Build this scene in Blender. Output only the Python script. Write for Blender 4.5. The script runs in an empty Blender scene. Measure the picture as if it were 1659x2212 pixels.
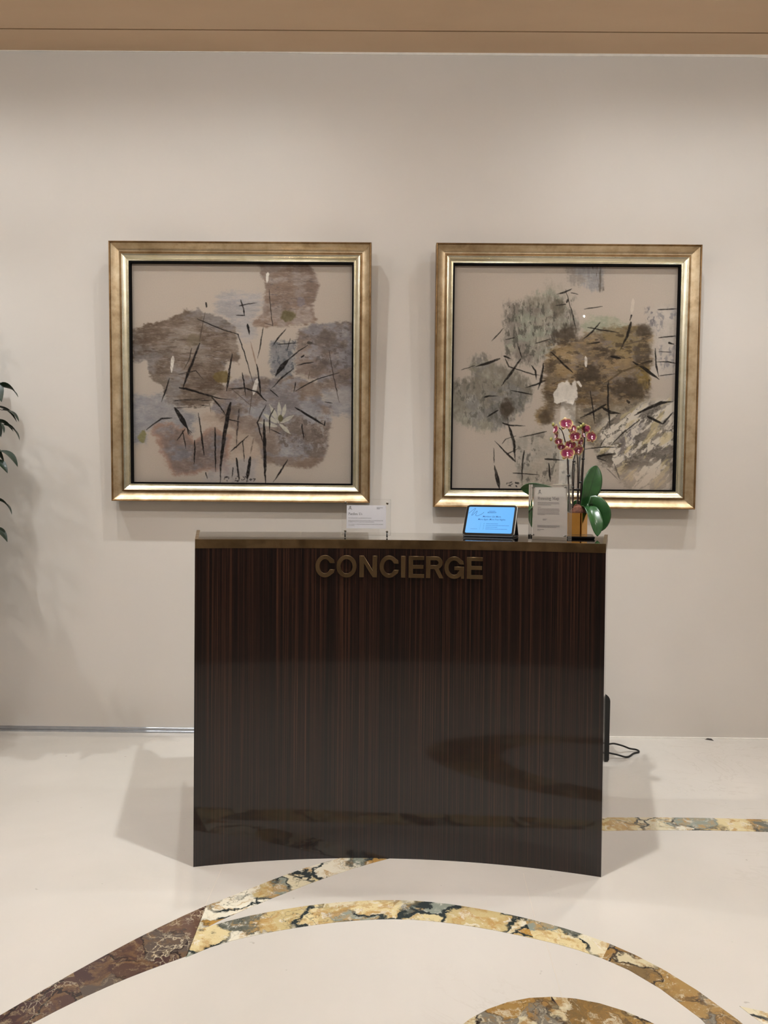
import bpy, bmesh, math, random
import numpy as np
from mathutils import Vector, Matrix, Euler

C = bpy.context.scene.collection
SC = bpy.context.scene
PI = math.pi

# ------------------------------------------------------------------ camera
EYE = 1.24          # lens height above the floor
BACK = 3.875        # distance from the painted wall (the wall is the plane y = 0)
cam = bpy.data.cameras.new('camera')
cam.sensor_fit = 'VERTICAL'
cam.sensor_height = 36.0
cam.lens = 1600.0 / 2212.0 * 36.0
cam.clip_start = 0.05
camo = bpy.data.objects.new('camera', cam)
C.objects.link(camo)
rot = (Matrix.Rotation(0.006, 4, 'Z') @ Matrix.Rotation(PI / 2 - math.radians(1.0), 4, 'X')
       @ Matrix.Rotation(0.0096, 4, 'Z'))
camo.matrix_world = Matrix.Translation((0, -BACK, EYE)) @ rot
SC.camera = camo

# ------------------------------------------------------------------ world, lights, exposure
wd = bpy.data.worlds.new('world')
SC.world = wd
wd.use_nodes = True
wd.node_tree.nodes['Background'].inputs[0].default_value = (0.05, 0.04, 0.03, 1)
wd.node_tree.nodes['Background'].inputs[1].default_value = 0.3
SC.view_settings.view_transform = 'Standard'
SC.view_settings.look = 'None'
SC.view_settings.exposure = 0.12
SC.view_settings.gamma = 1.0
SC.view_settings.use_curve_mapping = False
SC.cycles.caustics_reflective = True
SC.cycles.blur_glossy = 0.1
SC.cycles.sample_clamp_indirect = 40.0

def spot(name, loc, aim, watts, angle, blend, radius, col):
    l = bpy.data.lights.new(name, 'SPOT')
    l.energy = watts; l.spot_size = math.radians(angle); l.spot_blend = blend
    l.shadow_soft_size = radius; l.color = col
    o = bpy.data.objects.new(name, l); C.objects.link(o)
    o.location = loc
    o.rotation_euler = (Vector(aim) - Vector(loc)).to_track_quat('-Z', 'Y').to_euler()
    return o

def area(name, loc, aim, watts, sx, sy, col):
    l = bpy.data.lights.new(name, 'AREA')
    l.shape = 'RECTANGLE'; l.size = sx; l.size_y = sy; l.energy = watts; l.color = col
    o = bpy.data.objects.new(name, l); C.objects.link(o)
    o.location = loc
    o.rotation_euler = (Vector(aim) - Vector(loc)).to_track_quat('-Z', 'Y').to_euler()
    return o

WARM = (0.97, 1.0, 1.03)
NEUT = (0.97, 1.0, 1.03)
# the downlight over the front of the desk
spot('desk_downlight', (0.12, -1.90, 3.53), (0.12, -1.88, 0), 225, 104, 0.9, 0.03, NEUT)
# the row of wall washers along the soffit: a core beam and the wide spill of each lamp
for wx, wp in ((-2.38, 1.35), (-1.52, 0.75), (-0.66, 1.0), (1.18, 1.0), (1.95, 1.0)):
    spot('washer_light', (wx, -0.84, 3.53), (wx, -0.80, 0.0), 62 * wp, 90, 1.0, 0.02, WARM)
    spot('washer_spill', (wx, -0.84, 3.53), (wx, -0.84, 0.0), 21 * wp, 166, 1.0, 0.02, WARM)
# bare wide-beam ceiling lamps over the middle of the lobby
def globe(name, loc, watts, radius, col):
    l = bpy.data.lights.new(name, 'POINT'); l.energy = watts; l.shadow_soft_size = radius; l.color = col
    o = bpy.data.objects.new(name, l); C.objects.link(o); o.location = loc
for lx in (-2.7, -0.9, 0.9, 2.7):
    globe('lobby_downlight', (lx, -2.9, 3.42), 31, 0.045, WARM)
# unseen globes: one added as wall fill, one for the speck in the glass
globe('unseen_globe', (0.0, -6.3, 2.75), 24, 0.42, WARM)
globe('unseen_globe', (2.65, -6.5, 3.40), 5, 0.013, WARM)

# ------------------------------------------------------------------ helpers
def obj(name, bm, mat, parent=None, smooth=False):
    me = bpy.data.meshes.new(name)
    bm.to_mesh(me); bm.free()
    if mat is not None:
        for m in (mat if isinstance(mat, (list, tuple)) else [mat]):
            me.materials.append(m)
    if smooth:
        for p in me.polygons:
            p.use_smooth = True
    o = bpy.data.objects.new(name, me); C.objects.link(o)
    if parent is not None:
        o.parent = parent
    return o

def tag(o, label=None, cat=None, group=None, kind=None):
    if label: o['label'] = label
    if cat: o['category'] = cat
    if group: o['group'] = group
    if kind: o['kind'] = kind
    return o

def thing(name, label, cat, loc=(0, 0, 0), rot=(0, 0, 0), group=None):
    o = bpy.data.objects.new(name, None); C.objects.link(o)
    o.empty_display_size = 0.05
    o.location = loc; o.rotation_euler = rot
    return tag(o, label, cat, group)

def box(bm, x0, x1, y0, y1, z0, z1, M=None, mi=0):
    vs = [bm.verts.new((x, y, z)) for x in (x0, x1) for y in (y0, y1) for z in (z0, z1)]
    fs = []
    for f in ((0, 1, 3, 2), (4, 6, 7, 5), (0, 4, 5, 1), (2, 3, 7, 6), (0, 2, 6, 4), (1, 5, 7, 3)):
        fs.append(bm.faces.new([vs[i] for i in f])); fs[-1].material_index = mi
    if M is not None:
        bmesh.ops.transform(bm, matrix=M, verts=vs)
    return vs

def bevel_all(bm, w, seg=2):
    bmesh.ops.bevel(bm, geom=list(bm.edges), offset=w, segments=seg, affect='EDGES', profile=0.5)

def tube(bm, pts, rads, n=10, cap=True):
    pts = [Vector(p) for p in pts]
    if not isinstance(rads, (list, tuple)):
        rads = [rads] * len(pts)
    rings = []
    up = Vector((0, 0, 1))
    prev = None
    for i, p in enumerate(pts):
        d = (pts[min(i + 1, len(pts) - 1)] - pts[max(i - 1, 0)]).normalized()
        if prev is None:
            a = d.orthogonal().normalized()
        else:
            a = (prev - d * prev.dot(d)).normalized()
        prev = a
        b = d.cross(a)
        rings.append([bm.verts.new(p + (a * math.cos(t) + b * math.sin(t)) * rads[i])
                      for t in [2 * PI * k / n for k in range(n)]])
    for r, s in zip(rings, rings[1:]):
        for k in range(n):
            bm.faces.new((r[k], r[(k + 1) % n], s[(k + 1) % n], s[k]))
    if cap:
        bm.faces.new(rings[0][::-1]); bm.faces.new(rings[-1])

def smooth_pts(pts, n=6):
    """Catmull-Rom resampling of a list of points."""
    P = [Vector(p) for p in pts]
    out = []
    for i in range(len(P) - 1):
        p0 = P[max(i - 1, 0)]; p1 = P[i]; p2 = P[i + 1]; p3 = P[min(i + 2, len(P) - 1)]
        for k in range(n):
            t = k / n
            out.append(0.5 * ((2 * p1) + (p2 - p0) * t + (2 * p0 - 5 * p1 + 4 * p2 - p3) * t * t
                              + (3 * p1 - p0 - 3 * p2 + p3) * t ** 3))
    out.append(P[-1])
    return out

def lathe(bm, prof, n=24, centre=(0, 0, 0)):
    rings = []
    for r, z in prof:
        rings.append([bm.verts.new((centre[0] + r * math.cos(2 * PI * k / n),
                                    centre[1] + r * math.sin(2 * PI * k / n), centre[2] + z)) for k in range(n)])
    for a, b in zip(rings, rings[1:]):
        for k in range(n):
            bm.faces.new((a[k], a[(k + 1) % n], b[(k + 1) % n], b[k]))
    bm.faces.new(rings[0][::-1]); bm.faces.new(rings[-1])

def prism(bm, outline, z0, z1):
    a = [bm.verts.new((x, y, z0)) for x, y in outline]
    b = [bm.verts.new((x, y, z1)) for x, y in outline]
    n = len(outline)
    for k in range(n):
        bm.faces.new((a[k], a[(k + 1) % n], b[(k + 1) % n], b[k]))
    f1 = bm.faces.new(b); f0 = bm.faces.new(a[::-1])
    bmesh.ops.triangulate(bm, faces=[f0, f1])
    bmesh.ops.recalc_face_normals(bm, faces=list(bm.faces))

def rect_sweep(bm, W, H, prof, close=True):
    """A mitred moulding round a W x H rectangle (centre 0, facing -Y). prof = (inset, height)."""
    rings = []
    for ins, h in prof:
        x, z = W / 2 - ins, H / 2 - ins
        rings.append([bm.verts.new((sx * x, -h, sz * z)) for sx, sz in ((-1, -1), (1, -1), (1, 1), (-1, 1))])
    if close:
        rings.append(rings[0])
    for a, b in zip(rings, rings[1:]):
        for k in range(4):
            try:
                bm.faces.new((a[k], a[(k + 1) % 4], b[(k + 1) % 4], b[k]))
            except ValueError:
                pass
    bmesh.ops.recalc_face_normals(bm, faces=list(bm.faces))

# ------------------------------------------------------------------ material helpers
def lin(r, g=None, b=None):
    if g is None:
        r, g, b = r
    f = lambda c: (c / 255 / 12.92) if c <= 10.31 else ((c / 255 + 0.055) / 1.055) ** 2.4
    return (f(r), f(g), f(b), 1.0)

class NT:
    def __init__(self, name):
        self.m = bpy.data.materials.new(name); self.m.use_nodes = True
        self.t = self.m.node_tree
        self.p = self.t.nodes['Principled BSDF']
        self.out = self.t.nodes['Material Output']
    def n(self, kind, **kw):
        nd = self.t.nodes.new(kind)
        for k, v in kw.items():
            if k in nd.inputs.keys() if hasattr(nd.inputs, 'keys') else False:
                nd.inputs[k].default_value = v
            else:
                setattr(nd, k, v)
        return nd
    def l(self, a, b):
        self.t.links.new(a, b)
    def coord(self, which='Object', scale=(1, 1, 1), loc=(0, 0, 0), random_shift=0.0):
        tc = self.n('ShaderNodeTexCoord'); mp = self.n('ShaderNodeMapping')
        mp.inputs['Scale'].default_value = scale; mp.inputs['Location'].default_value = loc
        src = tc.outputs[which]
        if random_shift:
            oi = self.n('ShaderNodeObjectInfo')
            mu = self.n('ShaderNodeMath', operation='MULTIPLY'); mu.inputs[1].default_value = random_shift
            self.l(oi.outputs['Random'], mu.inputs[0])
            ad = self.n('ShaderNodeVectorMath', operation='ADD')
            self.l(src, ad.inputs[0]); self.l(mu.outputs[0], ad.inputs[1])
            src = ad.outputs[0]
        self.l(src, mp.inputs['Vector'])
        return mp.outputs['Vector']
    def noise(self, vec, scale, detail=4, rough=0.55, dist=0.0):
        nd = self.n('ShaderNodeTexNoise')
        nd.inputs['Scale'].default_value = scale; nd.inputs['Detail'].default_value = detail
        nd.inputs['Roughness'].default_value = rough; nd.inputs['Distortion'].default_value = dist
        self.l(vec, nd.inputs['Vector'])
        return nd
    def ramp(self, fac, stops, interp='LINEAR'):
        r = self.n('ShaderNodeValToRGB'); r.color_ramp.interpolation = interp
        e = r.color_ramp.elements
        while len(e) < len(stops): e.new(0.5)
        for el, (p, c) in zip(e, stops):
            el.position = p; el.color = c
        self.l(fac, r.inputs[0])
        return r.outputs[0]
    def mix(self, fac, a, b, mode='MIX'):
        m = self.n('ShaderNodeMix', data_type='RGBA', blend_type=mode)
        for s, v in ((0, fac), (6, a), (7, b)):
            if isinstance(v, bpy.types.NodeSocket): self.l(v, m.inputs[s])
            else: m.inputs[s].default_value = v
        return m.outputs[2]
    def bump(self, h, strength, dist=0.002):
        b = self.n('ShaderNodeBump'); b.inputs['Strength'].default_value = strength
        b.inputs['Distance'].default_value = dist
        self.l(h, b.inputs['Height']); self.l(b.outputs[0], self.p.inputs['Normal'])

def plain(name, col, rough=0.5, metal=0.0, spec=0.5, coat=0.0, var=0.06, vscale=20):
    t = NT(name)
    v = t.coord()
    nz = t.noise(v, vscale, 3)
    dark = tuple(c * (1 - var) for c in col[:3]) + (1,)
    lite = tuple(min(1, c * (1 + var)) for c in col[:3]) + (1,)
    t.l(t.ramp(nz.outputs['Fac'], [(0.3, dark), (0.7, lite)]), t.p.inputs['Base Color'])
    t.p.inputs['Roughness'].default_value = rough
    t.p.inputs['Metallic'].default_value = metal
    t.p.inputs['Specular IOR Level'].default_value = spec
    t.p.inputs['Coat Weight'].default_value = coat
    t.p.inputs['Coat Roughness'].default_value = 0.05
    return t.m

def clear(name, tint=(1, 1, 1, 1), ior=1.49, gain=1.0):
    """Thin clear sheet: sees straight through, mirrors by Fresnel."""
    t = NT(name)
    t.t.nodes.remove(t.p)
    tr = t.n('ShaderNodeBsdfTransparent'); tr.inputs[0].default_value = tint
    gl = t.n('ShaderNodeBsdfGlossy'); gl.inputs['Roughness'].default_value = 0.01
    fr = t.n('ShaderNodeFresnel'); fr.inputs['IOR'].default_value = ior
    mu = t.n('ShaderNodeMath', operation='MULTIPLY'); mu.inputs[1].default_value = gain
    t.l(fr.outputs[0], mu.inputs[0])
    mx = t.n('ShaderNodeMixShader')
    t.l(mu.outputs[0], mx.inputs[0]); t.l(tr.outputs[0], mx.inputs[1]); t.l(gl.outputs[0], mx.inputs[2])
    t.l(mx.outputs[0], t.out.inputs[0])
    return t.m

# ------------------------------------------------------------------ materials
def wall_paint():
    t = NT('wall_paint')
    v = t.coord()
    nz = t.noise(v, 1.3, 5, 0.6)
    t.l(t.ramp(nz.outputs['Fac'], [(0.25, lin(209, 202, 192)), (0.75, lin(214, 207, 198))]), t.p.inputs['Base Color'])
    t.p.inputs['Roughness'].default_value = 0.62
    t.p.inputs['Specular IOR Level'].default_value = 0.35
    t.bump(t.noise(v, 220, 3).outputs['Fac'], 0.06, 0.001)
    return t.m

def ceiling_paint():
    t = NT('tan_ceiling_panel')
    v = t.coord(scale=(0.5, 1.4, 1))
    nz = t.noise(v, 1.6, 6, 0.6)
    t.l(t.ramp(nz.outputs['Fac'], [(0.3, lin(205, 176, 144)), (0.7, lin(216, 188, 156))]), t.p.inputs['Base Color'])
    t.p.inputs['Roughness'].default_value = 0.6
    return t.m

def cream_marble():
    t = NT('cream_marble')
    v = t.coord()
    big = t.noise(v, 1.1, 6, 0.55, 0.6)
    base = t.ramp(big.outputs['Fac'], [(0.3, lin(191, 184, 173)), (0.55, lin(198, 191, 181)), (0.75, lin(203, 197, 187))])
    vein = t.noise(v, 2.6, 8, 0.62, 1.6)
    vm = t.ramp(vein.outputs['Fac'], [(0.485, (0, 0, 0, 1)), (0.5, (0.35, 0.35, 0.35, 1)), (0.515, (0, 0, 0, 1))])
    mask = t.noise(v, 0.9, 2)
    mm = t.ramp(mask.outputs['Fac'], [(0.5, (0, 0, 0, 1)), (0.7, (1, 1, 1, 1))])
    fac = t.mix(1.0, vm, mm, 'MULTIPLY')
    col = t.mix(fac, base, lin(176, 164, 150))
    sp = t.noise(v, 26, 2, 0.5)
    spm = t.ramp(sp.outputs['Fac'], [(0.74, (0, 0, 0, 1)), (0.78, (0.5, 0.5, 0.5, 1))])
    col = t.mix(spm, col, lin(150, 140, 128))
    t.l(col, t.p.inputs['Base Color'])
    t.p.inputs['Roughness'].default_value = 0.13
    t.p.inputs['Specular IOR Level'].default_value = 0.45
    return t.m

def breccia(name, cells, veins, scale, seed):
    """Brecciated inlay marble: angular cells of several colours cut by dark veins."""
    t = NT(name)
    v0 = t.coord('Object', random_shift=3.0, loc=(seed, seed * 1.7, 0))
    wob = t.noise(v0, 9, 5, 0.6)
    sub = t.n('ShaderNodeVectorMath', operation='SUBTRACT'); sub.inputs[1].default_value = (0.5, 0.5, 0.5)
    t.l(wob.outputs['Color'], sub.inputs[0])
    sc = t.n('ShaderNodeVectorMath', operation='SCALE'); sc.inputs['Scale'].default_value = 0.16
    t.l(sub.outputs[0], sc.inputs[0])
    ad = t.n('ShaderNodeVectorMath', operation='ADD'); t.l(v0, ad.inputs[0]); t.l(sc.outputs[0], ad.inputs[1])
    v = ad.outputs[0]
    vo = t.n('ShaderNodeTexVoronoi'); vo.inputs['Scale'].default_value = scale; t.l(v, vo.inputs['Vector'])
    se = t.n('ShaderNodeSeparateColor'); t.l(vo.outputs['Color'], se.inputs[0])
    col = t.ramp(se.outputs[0], cells, 'CONSTANT')
    # clouds of ochre and pale stone inside the cells
    cl = t.noise(v, 14, 7, 0.65, 0.8)
    ochre = t.ramp(cl.outputs['Fac'], [(0.50, (0, 0, 0, 1)), (0.60, (0.85, 0.85, 0.85, 1))])
    col = t.mix(ochre, col, veins['ochre'])
    cl2 = t.noise(v, 31, 6, 0.7, 0.5)
    pale = t.ramp(cl2.outputs['Fac'], [(0.54, (0, 0, 0, 1)), (0.63, (0.7, 0.7, 0.7, 1))])
    col = t.mix(pale, col, veins['pale'])
    ve = t.n('ShaderNodeTexVoronoi', feature='DISTANCE_TO_EDGE'); ve.inputs['Scale'].default_value = scale
    t.l(v, ve.inputs['Vector'])
    wv = t.noise(v, 7, 3)
    wid = t.n('ShaderNodeMath', operation='MULTIPLY'); wid.inputs[1].default_value = veins['width']
    t.l(wv.outputs['Fac'], wid.inputs[0])
    lt = t.n('ShaderNodeMath', operation='DIVIDE'); t.l(ve.outputs['Distance'], lt.inputs[0]); t.l(wid.outputs[0], lt.inputs[1])
    vm = t.ramp(lt.outputs[0], [(0.35, (1, 1, 1, 1)), (0.8, (0, 0, 0, 1))])
    broken = t.ramp(t.noise(v, 5, 2).outputs['Fac'], [(0.42, (0.1, 0.1, 0.1, 1)), (0.55, (1, 1, 1, 1))])
    vm = t.mix(1.0, vm, broken, 'MULTIPLY')
    col = t.mix(vm, col, veins['dark'])
    fine = t.n('ShaderNodeTexVoronoi', feature='DISTANCE_TO_EDGE'); fine.inputs['Scale'].default_value = scale * 3.1
    t.l(v, fine.inputs['Vector'])
    fm = t.ramp(fine.outputs['Distance'], [(0.0, (0.8, 0.8, 0.8, 1)), (0.05, (0, 0, 0, 1))])
    fb = t.ramp(t.noise(v, 6, 2, 0.5).outputs['Fac'], [(0.5, (0, 0, 0, 1)), (0.62, (1, 1, 1, 1))])
    col = t.mix(t.mix(1.0, fm, fb, 'MULTIPLY'), col, veins['hair'])
    t.l(col, t.p.inputs['Base Color'])
    t.p.inputs['Roughness'].default_value = 0.12
    return t.m

def veneer():
    t = NT('dark_macassar_veneer')
    uv = t.n('ShaderNodeUVMap')
    def stripes(sx, sz, detail, rough=0.6):
        mp = t.n('ShaderNodeMapping'); mp.inputs['Scale'].default_value = (sx, sz, 1)
        t.l(uv.outputs[0], mp.inputs['Vector'])
        return t.noise(mp.outputs[0], 1.0, detail, rough)
    a = stripes(70, 0.35, 7, 0.75); b = stripes(260, 0.7, 5, 0.75); c = stripes(9, 0.12, 3)
    col = t.ramp(a.outputs['Fac'], [(0.36, lin(9, 3, 2)), (0.5, lin(26, 10, 6)), (0.60, lin(48, 26, 17)), (0.72, lin(78, 49, 33))])
    fine = t.ramp(b.outputs['Fac'], [(0.40, lin(7, 2, 2)), (0.52, lin(34, 16, 10)), (0.66, lin(108, 70, 48))])
    col = t.mix(0.55, col, fine)
    band = t.ramp(c.outputs['Fac'], [(0.35, (0.5, 0.47, 0.47, 1)), (0.65, (1.0, 1.0, 1.0, 1))])
    col = t.mix(1.0, col, band, 'MULTIPLY')
    t.l(col, t.p.inputs['Base Color'])
    t.p.inputs['Roughness'].default_value = 0.35
    t.p.inputs['Specular IOR Level'].default_value = 0.3
    t.p.inputs['Coat Weight'].default_value = 1.0
    t.p.inputs['Coat IOR'].default_value = 1.42
    t.p.inputs['Coat Roughness'].default_value = 0.06
    return t.m

def brass(name, c0, c1, rough, metal=0.9, scale=7):
    t = NT(name)
    v = t.coord(scale=(1, 1, 1))
    nz = t.noise(v, scale, 6, 0.65)
    t.l(t.ramp(nz.outputs['Fac'], [(0.32, c0), (0.68, c1)]), t.p.inputs['Base Color'])
    t.p.inputs['Metallic'].default_value = metal
    rr = t.ramp(t.noise(v, scale * 3, 4).outputs['Fac'], [(0.3, (rough * .8,) * 3 + (1,)), (0.7, (rough * 1.25,) * 3 + (1,))])
    t.l(rr, t.p.inputs['Roughness'])
    return t.m

def gilded(name, c0, c1, c2, rough):
    t = NT(name)
    v = t.coord()
    a = t.noise(v, 14, 6, 0.7)
    b = t.noise(v, 3.2, 3, 0.6)
    col = t.ramp(a.outputs['Fac'], [(0.3, c0), (0.5, c1), (0.68, c2)])
    col = t.mix(t.ramp(b.outputs['Fac'], [(0.42, (0, 0, 0, 1)), (0.66, (0.5, 0.5, 0.5, 1))]), col, c0)
    t.l(col, t.p.inputs['Base Color'])
    t.p.inputs['Metallic'].default_value = 0.82
    t.p.inputs['Roughness'].default_value = rough
    t.bump(a.outputs['Fac'], 0.12, 0.002)
    return t.m

def painted_canvas():
    t = NT('ink_and_colour_on_paper')
    at = t.n('ShaderNodeVertexColor', layer_name='paint')
    v = t.coord()
    gr = t.noise(v, 160, 3)
    g = t.ramp(gr.outputs['Fac'], [(0.3, (0.94, 0.94, 0.94, 1)), (0.7, (1, 1, 1, 1))])
    t.l(t.mix(1.0, at.outputs['Color'], g, 'MULTIPLY'), t.p.inputs['Base Color'])
    t.p.inputs['Roughness'].default_value = 0.75
    t.p.inputs['Specular IOR Level'].default_value = 0.2
    return t.m

def screen_mat():
    t = NT('glowing_blue_screen')
    v = t.coord('Generated')
    se = t.n('ShaderNodeSeparateXYZ'); t.l(v, se.inputs[0])
    col = t.ramp(se.outputs[0], [(0.0, lin(118, 188, 250)), (0.5, lin(110, 186, 252)), (1.0, lin(104, 182, 250))])
    t.l(col, t.p.inputs['Emission Color']); t.p.inputs['Emission Strength'].default_value = 0.95
    t.p.inputs['Base Color'].default_value = (0.01, 0.01, 0.02, 1)
    t.p.inputs['Roughness'].default_value = 0.08
    return t.m

def glow(name, col, s):
    t = NT(name)
    t.p.inputs['Emission Color'].default_value = col; t.p.inputs['Emission Strength'].default_value = s
    t.p.inputs['Base Color'].default_value = (0.01, 0.01, 0.02, 1)
    t.p.inputs['Roughness'].default_value = 0.1
    return t.m

def leaf_mat(name, c0, c1, mid, rough=0.28, coat=0.3):
    t = NT(name)
    at = t.n('ShaderNodeVertexColor', layer_name='across')
    se = t.n('ShaderNodeSeparateColor'); t.l(at.outputs['Color'], se.inputs[0])
    v = t.coord()
    nz = t.noise(v, 30, 4)
    col = t.ramp(nz.outputs['Fac'], [(0.3, c0), (0.7, c1)])
    col = t.mix(t.ramp(se.outputs[0], [(0.0, (0.75,) * 3 + (1,)), (0.08, (0, 0, 0, 1))]), col, mid)
    t.l(col, t.p.inputs['Base Color'])
    t.p.inputs['Roughness'].default_value = rough
    t.p.inputs['Coat Weight'].default_value = coat
    t.p.inputs['Coat Roughness'].default_value = 0.12
    return t.m

def petal_mat():
    t = NT('orchid_petal')
    at = t.n('ShaderNodeVertexColor', layer_name='across')
    se = t.n('ShaderNodeSeparateColor'); t.l(at.outputs['Color'], se.inputs[0])
    col = t.ramp(se.outputs[0], [(0.0, lin(132, 30, 76)), (0.24, lin(140, 52, 80)), (0.46, lin(160, 92, 92)),
                                 (0.66, lin(190, 166, 104)), (1.0, lin(208, 200, 134))])
    v = t.coord()
    nz = t.noise(v, 160, 3)
    col = t.mix(t.ramp(nz.outputs['Fac'], [(0.45, (0, 0, 0, 1)), (0.7, (0.3, 0.3, 0.3, 1))]), col, lin(120, 30, 70))
    t.l(col, t.p.inputs['Base Color'])
    t.p.inputs['Roughness'].default_value = 0.45
    t.p.inputs['Subsurface Weight'].default_value = 0.1
    t.p.inputs['Subsurface Radius'].default_value = (0.004, 0.002, 0.002)
    return t.m

M = dict(
    wall=wall_paint(), ceiling=ceiling_paint(), floor=cream_marble(), veneer=veneer(),
    light_inlay=breccia('cream_and_gold_breccia',
        [(0.0, lin(204, 192, 160)), (0.22, lin(186, 166, 118)), (0.40, lin(214, 206, 184)), (0.58, lin(168, 128, 64)),
         (0.68, lin(134, 138, 124)), (0.78, lin(96, 96, 84)), (0.86, lin(206, 188, 142))],
        dict(ochre=lin(170, 134, 78), pale=lin(214, 207, 190), dark=lin(46, 52, 50), hair=lin(66, 68, 60), width=0.17), 7.5, 0.3),
    gold_inlay=breccia('golden_breccia',
        [(0.0, lin(146, 116, 68)), (0.26, lin(112, 90, 58)), (0.44, lin(190, 176, 142)), (0.6, lin(130, 100, 58)), (0.74, lin(94, 66, 58)), (0.88, lin(116, 108, 94))],
        dict(ochre=lin(144, 108, 58), pale=lin(196, 184, 156), dark=lin(50, 42, 36), hair=lin(70, 56, 40), width=0.12), 8.0, 4.1),
    dark_inlay=breccia('maroon_breccia',
        [(0.0, lin(74, 52, 46)), (0.3, lin(92, 68, 56)), (0.5, lin(66, 46, 44)), (0.72, lin(120, 96, 70)), (0.86, lin(82, 70, 62))],
        dict(ochre=lin(104, 78, 54), pale=lin(142, 122, 94), dark=lin(44, 32, 30), hair=lin(206, 190, 160), width=0.10), 8.5, 7.7),
    brass=brass('aged_brass', lin(104, 82, 54), lin(130, 105, 74), 0.36),
    letter=brass('bronze_letter', lin(98, 78, 54), lin(116, 94, 66), 0.40, 0.9),
    mirror=brass('bronze_mirror_top', lin(182, 178, 164), lin(196, 192, 178), 0.04, 1.0),
    gold=gilded('antique_gold_leaf', lin(164, 140, 106), lin(198, 176, 142), lin(216, 198, 166), 0.40),
    dark_gold=gilded('worn_bronze_edge', lin(112, 84, 52), lin(148, 116, 78), lin(170, 138, 96), 0.42),
    liner=gilded('champagne_silver_leaf', lin(200, 190, 160), lin(222, 213, 186), lin(234, 226, 204), 0.26),
    black=plain('black_fillet', lin(7, 6, 6), 0.8, spec=0.1),
    canvas=painted_canvas(), glass=clear('picture_glass', ior=1.45, gain=0.5),
    acrylic=clear('clear_acrylic', (1, 1, 1, 1), 1.42, 0.6),
    acrylic_edge=clear('acrylic_edge', (0.72, 0.74, 0.70, 1), 1.49, 2.0),
    backing=plain('frame_backing', lin(96, 78, 58), 0.8),
    steel=plain('brushed_steel', lin(170, 168, 164), 0.25, 1.0),
    dark_steel=plain('dark_steel', lin(120, 112, 100), 0.3, 1.0),
    alu=plain('satin_aluminium', lin(196, 200, 208), 0.3, 1.0),
    caulk=plain('white_caulk', lin(236, 230, 220), 0.6),
    paper=plain('white_card', lin(246, 246, 252), 0.8, var=0.01),
    warm_paper=plain('ivory_card', lin(206, 198, 190), 0.8, var=0.01),
    ink=plain('black_print', lin(44, 42, 46), 0.8), grey_ink=plain('grey_print', lin(112, 108, 110), 0.8),
    black_plastic=plain('black_plastic', lin(16, 16, 16), 0.35), rubber=plain('black_rubber', lin(12, 12, 13), 0.5),
    black_gloss=plain('glossy_black', lin(6, 6, 7), 0.12, coat=0.6), slate=plain('dark_grey_cover', lin(24, 24, 30), 0.6),
    screen=screen_mat(), scr_ink=glow('screen_lettering', lin(30, 72, 140), 0.8), scr_soft=glow('screen_small_print', lin(72, 130, 200), 0.85),
    scr_white=glow('screen_edge_glow', lin(200, 236, 255), 1.0),
    pot=brass('mirror_gold_pot', lin(214, 160, 82), lin(228, 176, 96), 0.10, 1.0),
    bark=plain('orchid_bark', lin(92, 52, 34), 0.85, var=0.5, vscale=90),
    stem=plain('dark_orchid_stem', lin(44, 30, 24), 0.5), stick=plain('support_stick', lin(26, 20, 18), 0.6),
    bud=plain('green_bud', lin(140, 134, 70), 0.5, var=0.3, vscale=120),
    lip=plain('orchid_lip', lin(232, 196, 206), 0.4, var=0.15, vscale=200),
    petal=petal_mat(),
    leaf=leaf_mat('orchid_leaf', lin(30, 62, 30), lin(44, 84, 40), lin(20, 46, 22)),
    tree_leaf=leaf_mat('shrub_leaf', lin(18, 32, 20), lin(28, 48, 27), lin(46, 66, 38), 0.45, 0.1),
    bark_brown=plain('shrub_bark', lin(92, 74, 56), 0.8, var=0.3, vscale=40),
    soil=plain('dark_soil', lin(40, 30, 22), 0.95, var=0.5, vscale=80),
    planter=plain('stone_planter', lin(120, 110, 98), 0.6),
    lobby_wall=plain('dark_walnut_panel', lin(70, 52, 38), 0.5, var=0.3, vscale=3),
    carpet=plain('dark_lobby_carpet', lin(72, 60, 50), 0.95, var=0.3, vscale=60),
    lit_pane=glow('lit_window_pane', (1.0, .95, .85, 1), 7.0),
    chip=plain('dark_chip', lin(52, 44, 40), 0.8), joint=plain('slab_joint', lin(196, 184, 166), 0.5),
)

# ------------------------------------------------------------------ room shell
X0, X1, Y0, CEIL = -4.6, 4.6, -8.2, 3.55
bm = bmesh.new(); box(bm, X0, X1, 0.0, 0.12, 0, CEIL + 0.2)
tag(obj('wall_back', bm, M['wall']), kind='structure')
bm = bmesh.new(); box(bm, X0 - 0.12, X0, Y0, 0.12, 0, CEIL + 0.2)
tag(obj('wall_left', bm, M['wall']), kind='structure')
bm = bmesh.new(); box(bm, X1, X1 + 0.12, Y0, 0.12, 0, CEIL + 0.2)
tag(obj('wall_right', bm, M['wall']), kind='structure')
bm = bmesh.new(); box(bm, X0, X1, Y0 - 0.12, Y0, 0, CEIL + 0.2)
tag(obj('wall_front', bm, M['lobby_wall']), kind='structure')

# a tall lit sidelight in the far lobby wall, mirrored faintly in the right picture glass
win = bpy.data.objects.new('window_1', None); C.objects.link(win); win.location = (2.865, Y0, 1.70); tag(win, kind='structure')
bm = bmesh.new()
for a in ((-.20, -.125, -.70, .70), (.125, .16, -.70, .70), (-.125, .125, -.70, -.66), (-.125, .125, .66, .70)): box(bm, a[0], a[1], 0, .05, a[2], a[3])
obj('window_frame', bm, M['slate'], win)
bm = bmesh.new(); box(bm, -.125, .125, 0.005, .015, -.66, .66); obj('pane', bm, M['lit_pane'], win)

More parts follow.
